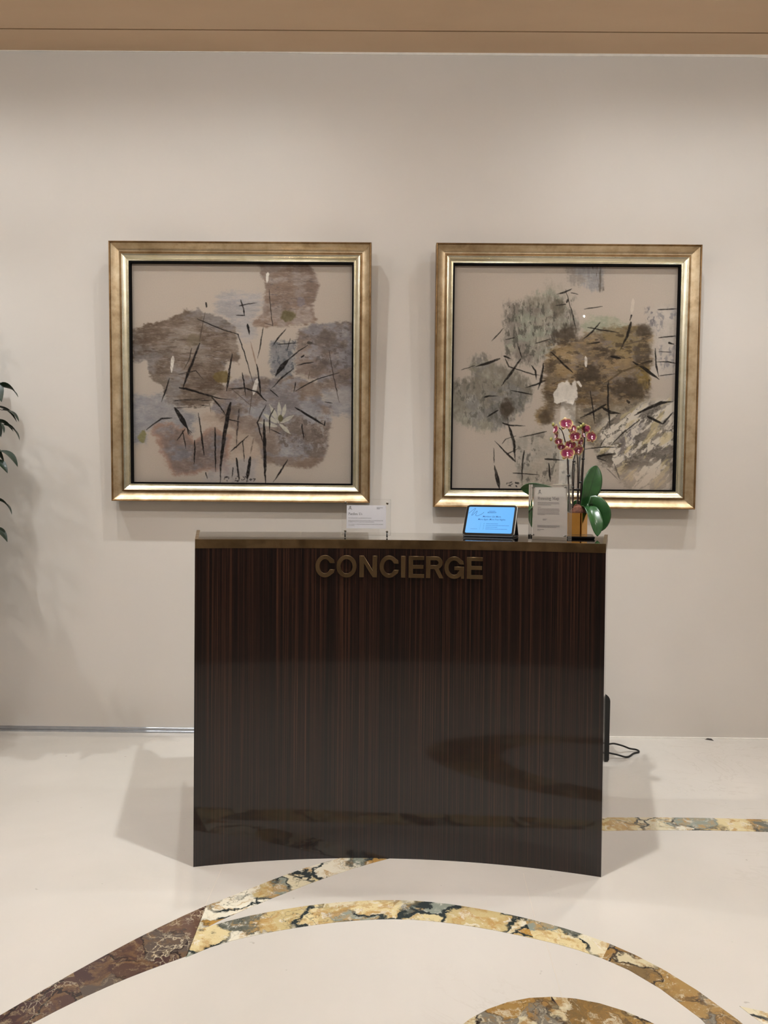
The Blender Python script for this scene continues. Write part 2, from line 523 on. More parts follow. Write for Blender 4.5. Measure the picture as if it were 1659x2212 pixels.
# ceiling: a narrow tan board along the wall, a shadow groove, then the wide soffit board
ceil = bpy.data.objects.new('ceiling', None); C.objects.link(ceil)
tag(ceil, 'tan soffit of smooth boards with a thin shadow groove above the wall', kind='structure')
bm = bmesh.new(); box(bm, X0, X1, -0.174, 0.0, CEIL, CEIL + 0.05); obj('ceiling_board', bm, M['ceiling'], ceil)
bm = bmesh.new(); box(bm, X0, X1, Y0, -0.183, CEIL, CEIL + 0.05); obj('ceiling_board', bm, M['ceiling'], ceil)
bm = bmesh.new(); box(bm, X0, X1, -0.183, -0.174, CEIL + 0.014, CEIL + 0.05); obj('groove', bm, M['dark_gold'], ceil)

# thin white bead where the wall meets the soffit, broader towards the right
bm = bmesh.new()
prof = [(-4.6, .003), (-1.0, .004), (-0.55, .005), (-0.40, .010), (0.2, .012), (1.2, .013), (1.86, .013), (1.90, .017), (4.6, .018)]
for (xa, ha), (xb, hb) in zip(prof, prof[1:]):
    v = [bm.verts.new(p) for p in ((xa, 0, CEIL), (xa, -.004, CEIL), (xa, -.004, CEIL - ha), (xa, 0, CEIL - ha),
                                   (xb, 0, CEIL), (xb, -.004, CEIL), (xb, -.004, CEIL - hb), (xb, 0, CEIL - hb))]
    for f in ((0, 1, 5, 4), (1, 2, 6, 5), (2, 3, 7, 6)):
        bm.faces.new([v[i] for i in f])
tag(obj('trim_1', bm, M['caulk']), kind='structure')
# white sealant line at the floor on the right
bm = bmesh.new(); box(bm, 0.2, X1, -0.006, 0, 0, 0.006)
tag(obj('trim_2', bm, M['caulk']), kind='structure')
# satin metal skirting on the left
bm = bmesh.new()
box(bm, X0, 0.19, -0.010, 0, 0.0, 0.010)
box(bm, X0, 0.19, -0.007, 0, 0.010, 0.026)
bevel_all(bm, 0.0012, 1)
tag(obj('baseboard_left', bm, M['alu']), kind='structure')

# floor: cream slabs, inlaid ribbons of breccia
floor_o = bpy.data.objects.new('floor', None); C.objects.link(floor_o)
tag(floor_o, 'polished cream marble floor inlaid with ribbons of brecciated marble', kind='structure')
bm = bmesh.new(); box(bm, X0, X1, -4.45, 0.0, -0.05, 0.0); obj('marble_slab', bm, M['floor'], floor_o)
bm = bmesh.new(); box(bm, X0, X1, Y0, -4.45, -0.05, 0.004); obj('carpet', bm, M['carpet'], floor_o)

def inlay(outline, mat, label=None, z=0.0008):
    bm = bmesh.new(); prism(bm, outline, 0.0, z)
    o = obj('inlay', bm, M[mat], floor_o)
    if label: o['label'] = label
    return o

RO = [(-0.511, -1.762), (-0.456, -1.73), (-0.402, -1.703), (-0.348, -1.681), (-0.293, -1.662), (-0.239, -1.645), (-0.184, -1.631),
      (-0.13, -1.621), (-0.075, -1.613), (-0.021, -1.608), (0.033, -1.606), (0.088, -1.608), (0.142, -1.614), (0.197, -1.624),
      (0.251, -1.638), (0.305, -1.654), (0.36, -1.672), (0.414, -1.694), (0.469, -1.718), (0.523, -1.746), (0.577, -1.779),
      (0.632, -1.818), (0.686, -1.867), (0.741, -1.93), (0.795, -2.01), (0.849, -2.116), (0.91, -2.29), (0.945, -2.47),
      (0.955, -2.65), (0.92, -2.9), (0.80, -3.15), (0.60, -3.34)]
RI = [(-0.535, -1.904), (-0.478, -1.857), (-0.422, -1.824), (-0.366, -1.799), (-0.309, -1.777), (-0.253, -1.759), (-0.197, -1.743),
      (-0.141, -1.729), (-0.084, -1.719), (-0.028, -1.712), (0.028, -1.709), (0.085, -1.711), (0.141, -1.717), (0.197, -1.727),
      (0.254, -1.741), (0.31, -1.757), (0.366, -1.776), (0.423, -1.797), (0.479, -1.82), (0.535, -1.848), (0.592, -1.884),
      (0.648, -1.933), (0.704, -2.006), (0.761, -2.114), (0.805, -2.29), (0.835, -2.47), (0.84, -2.65), (0.80, -2.86),
      (0.70, -3.07), (0.53, -3.24)]
BU = [(-0.541, -1.651), (-0.484, -1.601), (-0.43, -1.552), (-0.376, -1.503), (-0.322, -1.457), (-0.268, -1.414), (-0.214, -1.378),
      (-0.16, -1.345), (0.02, -1.245), (0.2, -1.155), (0.4, -1.07), (0.62, -1.012), (0.85, -0.988), (1.062, -0.981), (1.245, -0.981),
      (1.497, -0.988), (1.9, -1.02), (2.4, -1.09)]
BL = [(-0.479, -1.725), (-0.418, -1.667), (-0.357, -1.611), (-0.296, -1.559), (-0.235, -1.508), (-0.174, -1.462), (-0.113, -1.418),
      (-0.053, -1.379), (0.008, -1.344), (0.15, -1.27), (0.34, -1.19), (0.56, -1.135), (0.814, -1.105), (1.022, -1.094), (1.243, -1.09),
      (1.441, -1.097), (1.9, -1.13), (2.4, -1.20)]
DU = [(-0.541, -1.65), (-0.594, -1.705), (-0.647, -1.765), (-0.701, -1.83), (-0.754, -1.9), (-0.808, -1.975), (-0.861, -2.054),
      (-0.915, -2.137), (-1.04, -2.37), (-1.14, -2.62), (-1.2, -2.9)]
DL = [(-0.533, -1.898), (-0.575, -1.928), (-0.617, -1.959), (-0.659, -1.992), (-0.701, -2.029), (-0.743, -2.069), (-0.785, -2.114),
      (-0.827, -2.163), (-0.92, -2.33), (-1.0, -2.55), (-1.05, -2.85)]

def cut(a, i, j): return a[i:j + 1]
# the ring, in four stones
def ring_piece(i0, i1, j0, j1, mat, label=None):
    inlay(cut(RO, i0, i1) + cut(RI, j0, j1)[::-1], mat, label)
inlay([(-0.538, -1.775)] + cut(RO, 0, 6) + cut(RI, 0, 6)[::-1] + [(-0.5355, -1.85)], 'light_inlay')
ring_piece(6, 17, 6, 17, 'light_inlay'); ring_piece(17, 21, 17, 20, 'light_inlay')
ring_piece(21, len(RO) - 1, 20, len(RI) - 1, 'gold_inlay', 'golden brown inlay stones of the ring')
# the ribbon that leaves the ring, runs under the desk and along the wall side
inlay(cut(BU, 0, 4) + cut(BL, 0, 4)[::-1] + [(-0.511, -1.762), (-0.538, -1.775)], 'light_inlay')
inlay(cut(BU, 4, 9) + cut(BL, 4, 10)[::-1], 'light_inlay')
inlay(cut(BU, 9, 13) + cut(BL, 10, 13)[::-1], 'light_inlay')
inlay(cut(BU, 13, 17) + cut(BL, 13, 17)[::-1], 'light_inlay')
# maroon ribbon going out to the left
inlay(cut(DU, 0, 5) + cut(DL, 0, 5)[::-1], 'dark_inlay', 'dark maroon inlay ribbon')
inlay(cut(DU, 5, 10) + cut(DL, 5, 10)[::-1], 'dark_inlay', 'dark maroon inlay ribbon')
# crescent loop nearest the viewer
NM = 40
oc = [(0.42 + 0.365 * math.cos(2 * PI * k / NM), -2.480 + 0.437 * math.sin(2 * PI * k / NM)) for k in range(NM)]
ic = [(0.46 + 0.265 * math.cos(2 * PI * k / NM), -2.520 + 0.335 * math.sin(2 * PI * k / NM)) for k in range(NM)]
for a, b in ((3, 10), (10, 17), (17, 27), (27, 35), (35, 43)):
    idx = [k % NM for k in range(a, b + 1)]
    inlay([oc[k] for k in idx] + [ic[k] for k in idx[::-1]], 'gold_inlay')
# small wedge at the right edge
inlay([(0.876, -2.068), (0.935, -2.089), (1.1, -2.16), (1.3, -2.30), (1.25, -2.36), (1.05, -2.22), (0.904, -2.129), (0.892, -2.107)], 'light_inlay')

def joint(a, b, w=0.0012):
    a = Vector((a[0], a[1], 0)); b = Vector((b[0], b[1], 0)); d = (b - a).normalized(); s = Vector((-d.y, d.x, 0)) * w / 2
    bm = bmesh.new(); prism(bm, [((a + s).x, (a + s).y), ((b + s).x, (b + s).y), ((b - s).x, (b - s).y), ((a - s).x, (a - s).y)], 0, 0.0003)
    obj('joint', bm, M['joint'], floor_o)
joint((0.455, -1.81), (0.445, -2.05)); joint((-0.545, -1.65), (-0.545, -1.42)); joint((0.447, -1.69), (0.46, -1.43))

# ------------------------------------------------------------------ concierge desk (a curved counter, hollow side to the room)
DC = (-0.025, -3.875)            # centre of curvature
DR = 2.5354                      # radius of the front face
A0, A1 = -0.2462, 0.2953         # end angles
TOP = 1.10
def cyl(a, r, z): return (DC[0] + r * math.sin(a), DC[1] + r * math.cos(a), z)
def arc_block(bm, a0, a1, r0, r1, z0, z1, n=48, uv=False):
    rings = []
    for k in range(n + 1):
        a = a0 + (a1 - a0) * k / n
        rings.append([bm.verts.new(cyl(a, r, z)) for r, z in ((r0, z0), (r0, z1), (r1, z1), (r1, z0))])
    lay = bm.loops.layers.uv.verify() if uv else None
    for k in range(n):
        A, B = rings[k], rings[k + 1]
        for i in range(4):
            f = bm.faces.new((A[i], A[(i + 1) % 4], B[(i + 1) % 4], B[i])); f.smooth = False
    bm.faces.new(rings[0][::-1]); bm.faces.new(rings[-1])
    bmesh.ops.recalc_face_normals(bm, faces=list(bm.faces))
    if uv:
        for f in bm.faces:
            for lp in f.loops:
                x, y = lp.vert.co.x - DC[0], lp.vert.co.y - DC[1]
                lp[lay].uv = (math.atan2(x, y) * DR + (math.hypot(x, y) - DR), lp.vert.co.z)

desk = thing('concierge_desk', 'tall curved desk in glossy dark striped veneer with brass edge and CONCIERGE lettering', 'desk', (0, 0, 0))
RB = 3.20
bm = bmesh.new(); arc_block(bm, A0, A1, DR, DR + 0.03, 0.0, TOP - 0.030, uv=True)
o = obj('front_panel', bm, M['veneer'], desk)
for p in o.data.polygons: p.use_smooth = True
o.data.set_sharp_from_angle(angle=math.radians(30))
bm = bmesh.new()
for (aa, ab) in ((A0, A0 + 0.011), (A1 - 0.011, A1)):
    bm = bmesh.new(); arc_block(bm, aa, ab, DR + 0.03, RB, 0.0, TOP - 0.030, 2, uv=True); obj('side_panel', bm, M['veneer'], desk)
bm = bmesh.new(); arc_block(bm, A0 + 0.011, A1 - 0.011, DR + 0.03, RB - 0.05, 0.70, 0.73, 24, uv=True); obj('inner_shelf', bm, M['veneer'], desk)
bm = bmesh.new(); arc_block(bm, A0, A1, DR - 0.001, DR + 0.010, TOP - 0.030, TOP, 64); obj('brass_edge', bm, M['brass'], desk)
for (aa, ab) in ((A0, A0 + 0.0042), (A1 - 0.0042, A1)):
    bm = bmesh.new(); arc_block(bm, aa, ab, DR + 0.010, 3.245, TOP - 0.030, TOP + 0.0005, 2); obj('end_rail', bm, M['brass'], desk)
bm = bmesh.new(); arc_block(bm, A0 + 0.0042, A1 - 0.0042, DR + 0.010, 3.09, TOP - 0.026, TOP + 0.0002, 64); obj('counter_top', bm, M['mirror'], desk)

# brass letters, drawn as outlines in a 1-high box, wrapped on the curved front
def arc_pts(cx, cy, rx, ry, a0, a1, n=18):
    return [(cx + rx * math.cos(math.radians(a0 + (a1 - a0) * k / n)), cy + ry * math.sin(math.radians(a0 + (a1 - a0) * k / n))) for k in range(n + 1)]
S = 0.185       # stroke in cap heights
def glyph(ch, w):
    if ch == 'O':
        return [arc_pts(w / 2, .5, w / 2, .515, 0, 360, 40)[:-1], arc_pts(w / 2, .5, w / 2 - S * .98, .515 - S * .88, 0, 360, 40)[:-1]]
    if ch == 'C':
        out = arc_pts(w / 2, .5, w / 2, .515, 40, 320, 34); inn = arc_pts(w / 2, .5, w / 2 - S, .515 - S * .9, 318, 42, 34)
        out[0] = (w, .66); out.insert(1, (w * .965, .80)); out[-1] = (w, .34); out.insert(-1, (w * .965, .20))
        inn[0] = (w - S * 1.12, .34); inn[-1] = (w - S * 1.12, .66)
        return [out + inn]
    if ch == 'G':
        out = arc_pts(w / 2, .5, w / 2, .515, 38, 305, 32); inn = arc_pts(w / 2, .5, w / 2 - S, .515 - S * .9, 318, 42, 34)
        out[0] = (w * .985, .67); out.insert(1, (w * .95, .80))
        inn[-1] = (w - S * 1.1, .67)
        return [out + [(w - S * .75, .13), (w - S * .62, 0), (w, 0), (w, .54), (w * .52, .54), (w * .52, .40), (w - S * .95, .40)] + inn[2:]]
    if ch == 'I':
        return [[(0, 0), (w, 0), (w, 1), (0, 1)]]
    if ch == 'N':
        s = S * 1.02
        return [[(0, 0), (s, 0), (s, .72), (w - s, 0), (w, 0), (w, 1), (w - s, 1), (w - s, .28), (s, 1), (0, 1)]]
    if ch == 'E':
        t = S * .84
        return [[(0, 0), (w, 0), (w, t), (S, t), (S, .43), (w * .95, .43), (w * .95, .43 + t), (S, .43 + t), (S, 1 - t), (w * .99, 1 - t), (w * .99, 1), (0, 1)]]
    if ch == 'R':
        t = S * .84
        bowl = arc_pts(w * .60, .715, w * .385, .285, 90, -60, 16)
        hole = arc_pts(w * .58, .715, w * .385 - S * .93, .285 - t, -90, 90, 12)
        return [[(0, 0), (S, 0), (S, .43), (w * .50, .43), (w * .795, 0), (w * 1.02, 0), (w * .745, .447)] + bowl[::-1] + [(0, 1)],
                [(S, .43 + t), *hole, (S, 1 - t)]]
def outline_mesh(loops, depth, bevel=0.0):
    cu = bpy.data.curves.new('outline', 'CURVE'); cu.dimensions = '2D'; cu.fill_mode = 'BOTH'; cu.extrude = depth; cu.bevel_depth = bevel; cu.bevel_resolution = 0
    for lp in loops:
        sp = cu.splines.new('POLY'); sp.points.add(len(lp) - 1)
        for p, q in zip(sp.points, lp): p.co = (q[0], q[1], 0, 1)
        sp.use_cyclic_u = True
    tmp = bpy.data.objects.new('outline', cu)
    me = bpy.data.meshes.new_from_object(tmp)
    bpy.data.objects.remove(tmp); bpy.data.curves.remove(cu)
    return me
LET = [('C', -.0878, -.0624), ('O', -.0595, -.0326), ('N', -.0284, -.0051), ('C', -.0012, .0241), ('I', .0279, .0332), ('E', .0382, .0586),
       ('R', .0617, .0839), ('G', .0861, .1122), ('E', .1164, .1370)]
ZL, HL = 0.9728, 0.0722
for ch, a, b in LET:
    w = (b - a) * DR / HL
    me = outline_mesh(glyph(ch, w), 0.003 / HL, 0.0008 / HL)
    for v in me.vertices:
        x, y, z = v.co
        v.co = cyl(a + x * HL / DR, DR - 0.0042 - z * HL, ZL + y * HL)
    me.materials.append(M['letter'])
    o = bpy.data.objects.new('letter', me); C.objects.link(o); o.parent = desk
    o['label'] = 'bronze letter ' + ch

# ------------------------------------------------------------------ the two paintings
rng = np.random.default_rng(7)
def vnoise(X, Y, sx, sy, seed):
    r = np.random.default_rng(seed); L = r.random((97, 97))
    u = X / sx + r.random() * 50; v = Y / sy + r.random() * 50
    i = np.floor(u).astype(int); j = np.floor(v).astype(int); fu = u - i; fv = v - j
    fu = fu * fu * (3 - 2 * fu); fv = fv * fv * (3 - 2 * fv)
    g = lambda a, b: L[a % 97, b % 97]
    return (g(i, j) * (1 - fu) + g(i + 1, j) * fu) * (1 - fv) + (g(i, j + 1) * (1 - fu) + g(i + 1, j + 1) * fu) * fv
def fbm(X, Y, sx, sy, seed, oct=4, gain=0.55):
    t = 0; a = 1; s = 0
    for k in range(oct):
        t = t + a * vnoise(X, Y, sx / 2 ** k, sy / 2 ** k, seed + k * 13); s += a; a *= gain
    return t / s
def sstep(a, b, x):
    t = np.clip((x - a) / (b - a), 0, 1); return t * t * (3 - 2 * t)

class Painting:
    """A sheet painted on an N x N grid; coordinates are those of a sketch 1659 units wide."""
    N = 520
    def __init__(self, corners, base, seed):
        n = self.N
        u, v = np.meshgrid(np.linspace(0, 1, n), np.linspace(0, 1, n))
        (x0, y0), (x1, y1), (x2, y2), (x3, y3) = corners     # TL TR BR BL
        self.X = (x0 * (1 - u) + x1 * u) * (1 - v) + (x3 * (1 - u) + x2 * u) * v
        self.Y = (y0 * (1 - u) + y1 * u) * (1 - v) + (y3 * (1 - u) + y2 * u) * v
        self.seed = seed
        b = np.array(base, float)
        self.img = np.ones((n, n, 3)) * b
        self.img += (fbm(self.X, self.Y, 500, 500, seed, 3)[..., None] - 0.5) * 8
        self.warp()
    def warp(self):
        X, Y, s = self.X, self.Y, self.seed
        self.WX = X + (fbm(X, Y, 46, 46, s + 1, 5, .62) - .5) * 40
        self.WY = Y + (fbm(X, Y, 46, 46, s + 2, 5, .62) - .5) * 40
    def sd(self, pts, X, Y):
        d = np.full(X.shape, 1e9); inside = np.zeros(X.shape, bool)
        n = len(pts)
        for i in range(n):
            (ax, ay), (bx, by) = pts[i], pts[(i + 1) % n]
            ex, ey = bx - ax, by - ay; wx, wy = X - ax, Y - ay
            t = np.clip((wx * ex + wy * ey) / (ex * ex + ey * ey + 1e-9), 0, 1)
            d = np.minimum(d, (wx - ex * t) ** 2 + (wy - ey * t) ** 2)
            c1 = (ay <= Y) != (by <= Y)
            xi = ax + (Y - ay) / (by - ay + 1e-12) * (bx - ax)
            inside ^= c1 & (X < xi)
        d = np.sqrt(d)
        return np.where(inside, -d, d)
    def lay(self, m, col):
        m = np.clip(m, 0, 1)[..., None]
        self.img = self.img * (1 - m) + col * m
    def wash(self, pts, cols, alpha=0.9, soft=10, stretch=(90, 22), seed=0, dry=0.35, edge=None, fine=(16, 6)):
        d = self.sd(pts, self.WX, self.WY)
        s = self.seed * 31 + seed * 97
        n1 = fbm(self.X, self.Y, stretch[0], stretch[1], s + 5, 5, 0.62)
        n2 = fbm(self.X, self.Y, 150, 150, s + 9, 4)
        n3 = fbm(self.X, self.Y, fine[0], fine[1], s + 11, 3, 0.7)
        m = sstep(soft, -soft, d + (n1 - .5) * soft * 2.4 + (n3 - .5) * soft * 1.6)
        m = m * alpha * (1 - dry * sstep(.52, .75, n3 * .5 + n1 * .5))
        c = np.array(cols[0], float) * np.ones(self.img.shape)
        for k, cc in enumerate(cols[1:]):
            w = sstep(.46, .62, fbm(self.X, self.Y, 170, 110, s + 21 + 7 * k, 5, .6))[..., None] * 0.85
            c = c * (1 - w) + np.array(cc, float) * w
        c = c + ((n1 - .5) * 34 + (n3 - .5) * 22 + (n2 - .5) * 40)[..., None]
        if edge is not None:
            e = sstep(-34, -4, d)[..., None] * 0.7
            c = c * (1 - e) + np.array(edge, float) * e
        self.lay(m, c)
    def stroke(self, pts, ws, col=(26, 22, 20), alpha=0.95, dry=0.25):
        pts = [tuple(map(float, p)) for p in pts]
        if not isinstance(ws, (list, tuple)): ws = [ws * .8, ws] + [ws * .7] * (len(pts) - 2) if len(pts) > 1 else [ws]
        ws = list(ws)[:len(pts)] + [ws[-1]] * (len(pts) - len(ws))
        xs = [p[0] for p in pts]; ys = [p[1] for p in pts]; pad = max(ws) + 14
        rows = np.where((self.Y.max(1) > min(ys) - pad) & (self.Y.min(1) < max(ys) + pad))[0]
        cls = np.where((self.X.max(0) > min(xs) - pad) & (self.X.min(0) < max(xs) + pad))[0]
        if len(rows) == 0 or len(cls) == 0: return
        sl = (slice(rows[0], rows[-1] + 1), slice(cls[0], cls[-1] + 1))
        X, Y = self.X[sl], self.Y[sl]
        jx = (fbm(X, Y, 26, 26, self.seed + 71, 3) - .5) * 7
        X = X + jx; Y = Y + jx[::-1][:, ::-1] * 0.5
        best = np.full(X.shape, 1e9)
        # resample so that the brush can swell after the start and run out to a point
        seg = [math.hypot(b[0] - a[0], b[1] - a[1]) for a, b in zip(pts, pts[1:])]; tot = sum(seg) + 1e-6
        P2, W2, acc = [], [], 0.0
        for (a, b, wa, wb, L) in zip(pts, pts[1:], ws, ws[1:], seg):
            k = max(2, int(L / tot * 9))
            for q in range(k + (1 if b is pts[-1] else 0)):
                t = q / k; f = (acc + L * t) / tot
                tp = min(1, .5 + f / .14) * min(1, .22 + (1 - f) / .34) if tot > 34 else 1
                P2.append((a[0] + (b[0] - a[0]) * t, a[1] + (b[1] - a[1]) * t)); W2.append((wa + (wb - wa) * t) * tp * 1.12)
            acc += L
        pts, ws = P2, W2
        for (a, b, wa, wb) in zip(pts, pts[1:], ws, ws[1:]):
            ex, ey = b[0] - a[0], b[1] - a[1]
            t = np.clip(((X - a[0]) * ex + (Y - a[1]) * ey) / (ex * ex + ey * ey + 1e-9), 0, 1)
            d = np.hypot(X - a[0] - ex * t, Y - a[1] - ey * t) - (wa + (wb - wa) * t) * .5
            best = np.minimum(best, d)
        m = sstep(1.9, -1.3, best) * alpha
        m = m * (1 - dry * sstep(.5, .7, fbm(X, Y, 14, 14, self.seed + 83, 2)))
        m = m[..., None]
        self.img[sl] = self.img[sl] * (1 - m) + np.array(col, float) * m
    def blob(self, cx, cy, rx, ry, col, alpha=.9, soft=.3, ang=0):
        c, s = math.cos(ang), math.sin(ang)
        dx, dy = self.X - cx, self.Y - cy
        wob = (fbm(self.X, self.Y, 20, 20, self.seed + 55, 3) - .5) * .8
        d = np.hypot((dx * c + dy * s) / rx, (-dx * s + dy * c) / ry) + wob
        self.lay(sstep(1 + soft, 1 - soft, d) * alpha, np.array(col, float) + ((fbm(self.X, self.Y, 18, 18, self.seed + 3, 3) - .5) * 30)[..., None])
    def scumble(self, pts, col, thr, sx, sy, alpha, soft=30, seed=0):
        """Broken dry-brush marks inside an area."""
        d = self.sd(pts, self.WX, self.WY)
        n = fbm(self.X, self.Y, sx, sy, self.seed + 300 + seed, 5, .65)
        self.lay(sstep(soft, -soft, d) * sstep(thr, thr + .09, n) * alpha, np.array(col, float))
    def mesh(self, name, W, H, gain):
        n = self.N
        s = np.clip(self.img * gain, 0, 255) / 255
        l = np.where(s <= .04045, s / 12.92, ((s + .055) / 1.055) ** 2.4)
        u, v = np.meshgrid(np.linspace(-W / 2, W / 2, n), np.linspace(H / 2, -H / 2, n))
        co = np.zeros((n * n, 3), np.float32); co[:, 0] = u.ravel(); co[:, 2] = v.ravel()
        i = np.arange(n * n).reshape(n, n)
        q = np.stack([i[:-1, :-1], i[1:, :-1], i[1:, 1:], i[:-1, 1:]], -1).reshape(-1, 4)
        me = bpy.data.meshes.new(name)
        me.vertices.add(n * n); me.vertices.foreach_set('co', co.ravel())
        me.loops.add(q.size); me.loops.foreach_set('vertex_index', q.ravel().astype(np.int32))
        me.polygons.add(len(q)); me.polygons.foreach_set('loop_start', np.arange(0, q.size, 4, dtype=np.int32))
        me.update(calc_edges=True)
        at = me.color_attributes.new('paint', 'FLOAT_COLOR', 'POINT')
        rgba = np.ones((n * n, 4), np.float32); rgba[:, :3] = l.reshape(-1, 3)
        at.data.foreach_set('color', rgba.ravel())
        return me

def paint_left():
    P = Painting([(157, 175), (1512, 183), (1510, 1530), (170, 1520)], (174, 163, 150), 11)
    BR = (112, 98, 86); BL = (126, 122, 122); MAUVE = (122, 106, 98); PALE = (150, 147, 147)
    P.wash([(935, 170), (1240, 170), (1290, 250), (1310, 310), (1280, 380), (1265, 440), (1290, 500), (1280, 545), (1100, 560), (930, 560), (900, 540), (960, 470), (975, 330), (965, 250)],
           [(130, 111, 97), (146, 134, 126), (118, 100, 88)], .9, 10, (80, 16), 1)
    P.wash([(680, 370), (760, 345), (950, 350), (960, 420), (900, 520), (920, 600), (890, 650), (820, 650), (790, 560), (720, 500), (670, 470)], [PALE, (140, 138, 142)], .72, 26, (120, 16), 2, .6)
    P.wash([(160, 985), (330, 970), (420, 1040), (520, 1090), (570, 1130), (520, 1210), (380, 1170), (260, 1200), (240, 1290), (160, 1280)], [(138, 135, 135), (128, 128, 132)], .85, 24, (60, 40), 3)
    P.wash([(160, 575), (240, 545), (330, 530), (420, 500), (480, 460), (560, 452), (640, 480), (720, 510), (790, 560), (800, 620), (810, 700), (815, 785), (740, 770), (720, 830), (700, 900), (730, 940), (660, 990),
            (630, 1040), (520, 1055), (420, 1048), (350, 1020), (365, 980), (350, 930), (290, 890), (255, 830), (250, 765), (160, 775)], [BR, (130, 124, 120), (98, 82, 68), (124, 112, 100)], .95, 9, (110, 20), 4, .25)
    P.wash([(1180, 590), (1290, 540), (1520, 525), (1520, 945), (1320, 960), (1280, 880), (1170, 840), (1150, 770), (1170, 680)], [(124, 110, 100), (134, 131, 134), (106, 94, 86)], .92, 12, (60, 36), 5)
    P.wash([(1010, 650), (1170, 650), (1160, 760), (1140, 870), (1050, 870), (1005, 800)], [(116, 116, 118), (132, 130, 130)], .85, 14, (30, 50), 6)
    P.wash([(1310, 945), (1520, 930), (1520, 1105), (1400, 1095), (1350, 1020)], [(152, 147, 144), (138, 136, 138)], .85, 24, (70, 40), 7)
    P.wash([(740, 905), (860, 860), (930, 870), (1060, 880), (1200, 865), (1300, 920), (1330, 1000), (1395, 1050), (1385, 1160), (1360, 1330), (1330, 1395), (1250, 1430), (1100, 1415), (980, 1395), (930, 1310), (900, 1240), (800, 1190), (700, 1150), (640, 1060), (690, 960)],
           [(126, 120, 120), (142, 140, 142), (112, 98, 88), (128, 112, 100)], .93, 12, (46, 40), 8)
    P.wash([(1200, 880), (1300, 920), (1320, 980), (1200, 1000), (1180, 930)], [(126, 108, 92)], .7, 20, (40, 30), 19)
    P.wash([(300, 1160), (400, 1145), (480, 1190), (540, 1265), (650, 1180), (770, 1230), (745, 1330), (760, 1460), (600, 1455), (430, 1485), (360, 1400), (330, 1330), (320, 1250), (285, 1220)],
           [MAUVE, (120, 118, 122), (112, 98, 92)], .9, 14, (40, 50), 9, .3, edge=(160, 126, 108))
    P.wash([(640, 1060), (740, 1140), (880, 1210), (960, 1310), (960, 1390), (780, 1380), (760, 1230), (650, 1180), (600, 1130)], [(160, 142, 126), (146, 128, 114)], .6, 30, (60, 50), 10)
    P.wash([(730, 1390), (930, 1375), (925, 1520), (600, 1515), (630, 1460)], [(150, 145, 145)], .6, 26, (50, 50), 12)
    P.wash([(980, 1360), (1300, 1370), (1300, 1425), (1150, 1430), (990, 1405)], [(128, 108, 92)], .6, 14, (130, 14), 13)
    P.scumble([(410, 1010), (630, 1000), (630, 1050), (420, 1060)], (40, 34, 30), .5, 120, 7, .8, 12, 1)
    P.scumble([(1060, 1150), (1380, 1050), (1350, 1330), (1050, 1330)], (96, 84, 76), .56, 22, 22, .7, 30, 2)
    P.scumble([(1060, 1150), (1380, 1050), (1350, 1330), (1050, 1330)], (160, 156, 152), .6, 26, 30, .6, 30, 3)
    P.scumble([(170, 560), (800, 560), (700, 1000), (250, 800)], (142, 134, 128), .6, 70, 10, .55, 30, 4)
    P.scumble([(170, 560), (800, 560), (700, 1000), (250, 800)], (84, 70, 60), .6, 80, 14, .55, 30, 5)
    P.scumble([(1000, 260), (1280, 260), (1270, 460), (1000, 460)], (92, 84, 84), .6, 40, 8, .6, 20, 6)
    P.scumble([(1020, 640), (1180, 640), (1150, 870), (1000, 860)], (76, 78, 84), .56, 16, 20, .6, 20, 7)
    P.scumble([(1200, 600), (1500, 560), (1500, 900), (1200, 800)], (90, 80, 76), .58, 34, 20, .6, 30, 8)
    # seed heads
    for cx, cy, rx, ry, col in ((1117, 489, 46, 33, (98, 90, 62)), (710, 866, 50, 40, (108, 92, 56)), (535, 645, 50, 36, (104, 92, 70)), (1072, 1120, 18, 22, (92, 86, 62)), (1195, 405, 26, 30, (124, 122, 132))):
        P.blob(cx, cy, rx, ry, col, .85 if col[0] < 104 or cx == 710 else .45, .2)
    P.wash([(180, 1238), (240, 1188), (247, 1240), (238, 1280)], [(122, 116, 80)], .95, 4, (30, 30), 15, .1)
    # pale petals
    W = (214, 209, 198); F = (184, 180, 164)
    P.stroke([(410, 742), (398, 840)], [6, 20, 8] if False else [18, 14], W)
    P.stroke([(993, 230), (986, 290)], [16, 12], W); P.stroke([(928, 882), (905, 975)], [18, 24], (200, 194, 184))
    for a, b, w in (((1062, 1150), (1003, 1036), (22, 10)), ((1064, 1120), (1064, 1022), (20, 14)), ((1085, 1112), (1104, 1036), (20, 10)), ((1075, 1150), (1156, 1104), (20, 10)),
                    ((1070, 1160), (1136, 1220), (20, 8)), ((1050, 1150), (966, 1094), (22, 10)), ((1050, 1172), (938, 1146), (22, 10))):
        P.stroke([a, ((a[0] + b[0]) / 2, (a[1] + b[1]) / 2), b], [w[0] * .6, w[0] * 1.1, w[1]], F, .9)
    P.blob(1073, 1122, 16, 22, (92, 86, 60), .9, .2)
    K = (24, 20, 18); G = (84, 72, 62)
    st = P.stroke
    st([(612, 413), (615, 436)], [8, 9]); st([(607, 470), (590, 560), (573, 650)], [3, 5, 8], G); st([(573, 660), (530, 780), (500, 850), (472, 936)], [8, 12, 13, 12])
    st([(450, 935), (490, 940), (640, 985), (700, 1002), (775, 1008)], [12, 11, 8, 5, 3]); st([(560, 510), (640, 545), (720, 578), (810, 605), (850, 720), (905, 910)], [4, 5, 4, 4, 5, 5])
    st([(825, 395), (845, 450), (848, 490)], [5, 6, 8]); st([(818, 431), (870, 418), (930, 412)], [5, 5, 2]); st([(800, 488), (852, 490)], [3, 6])
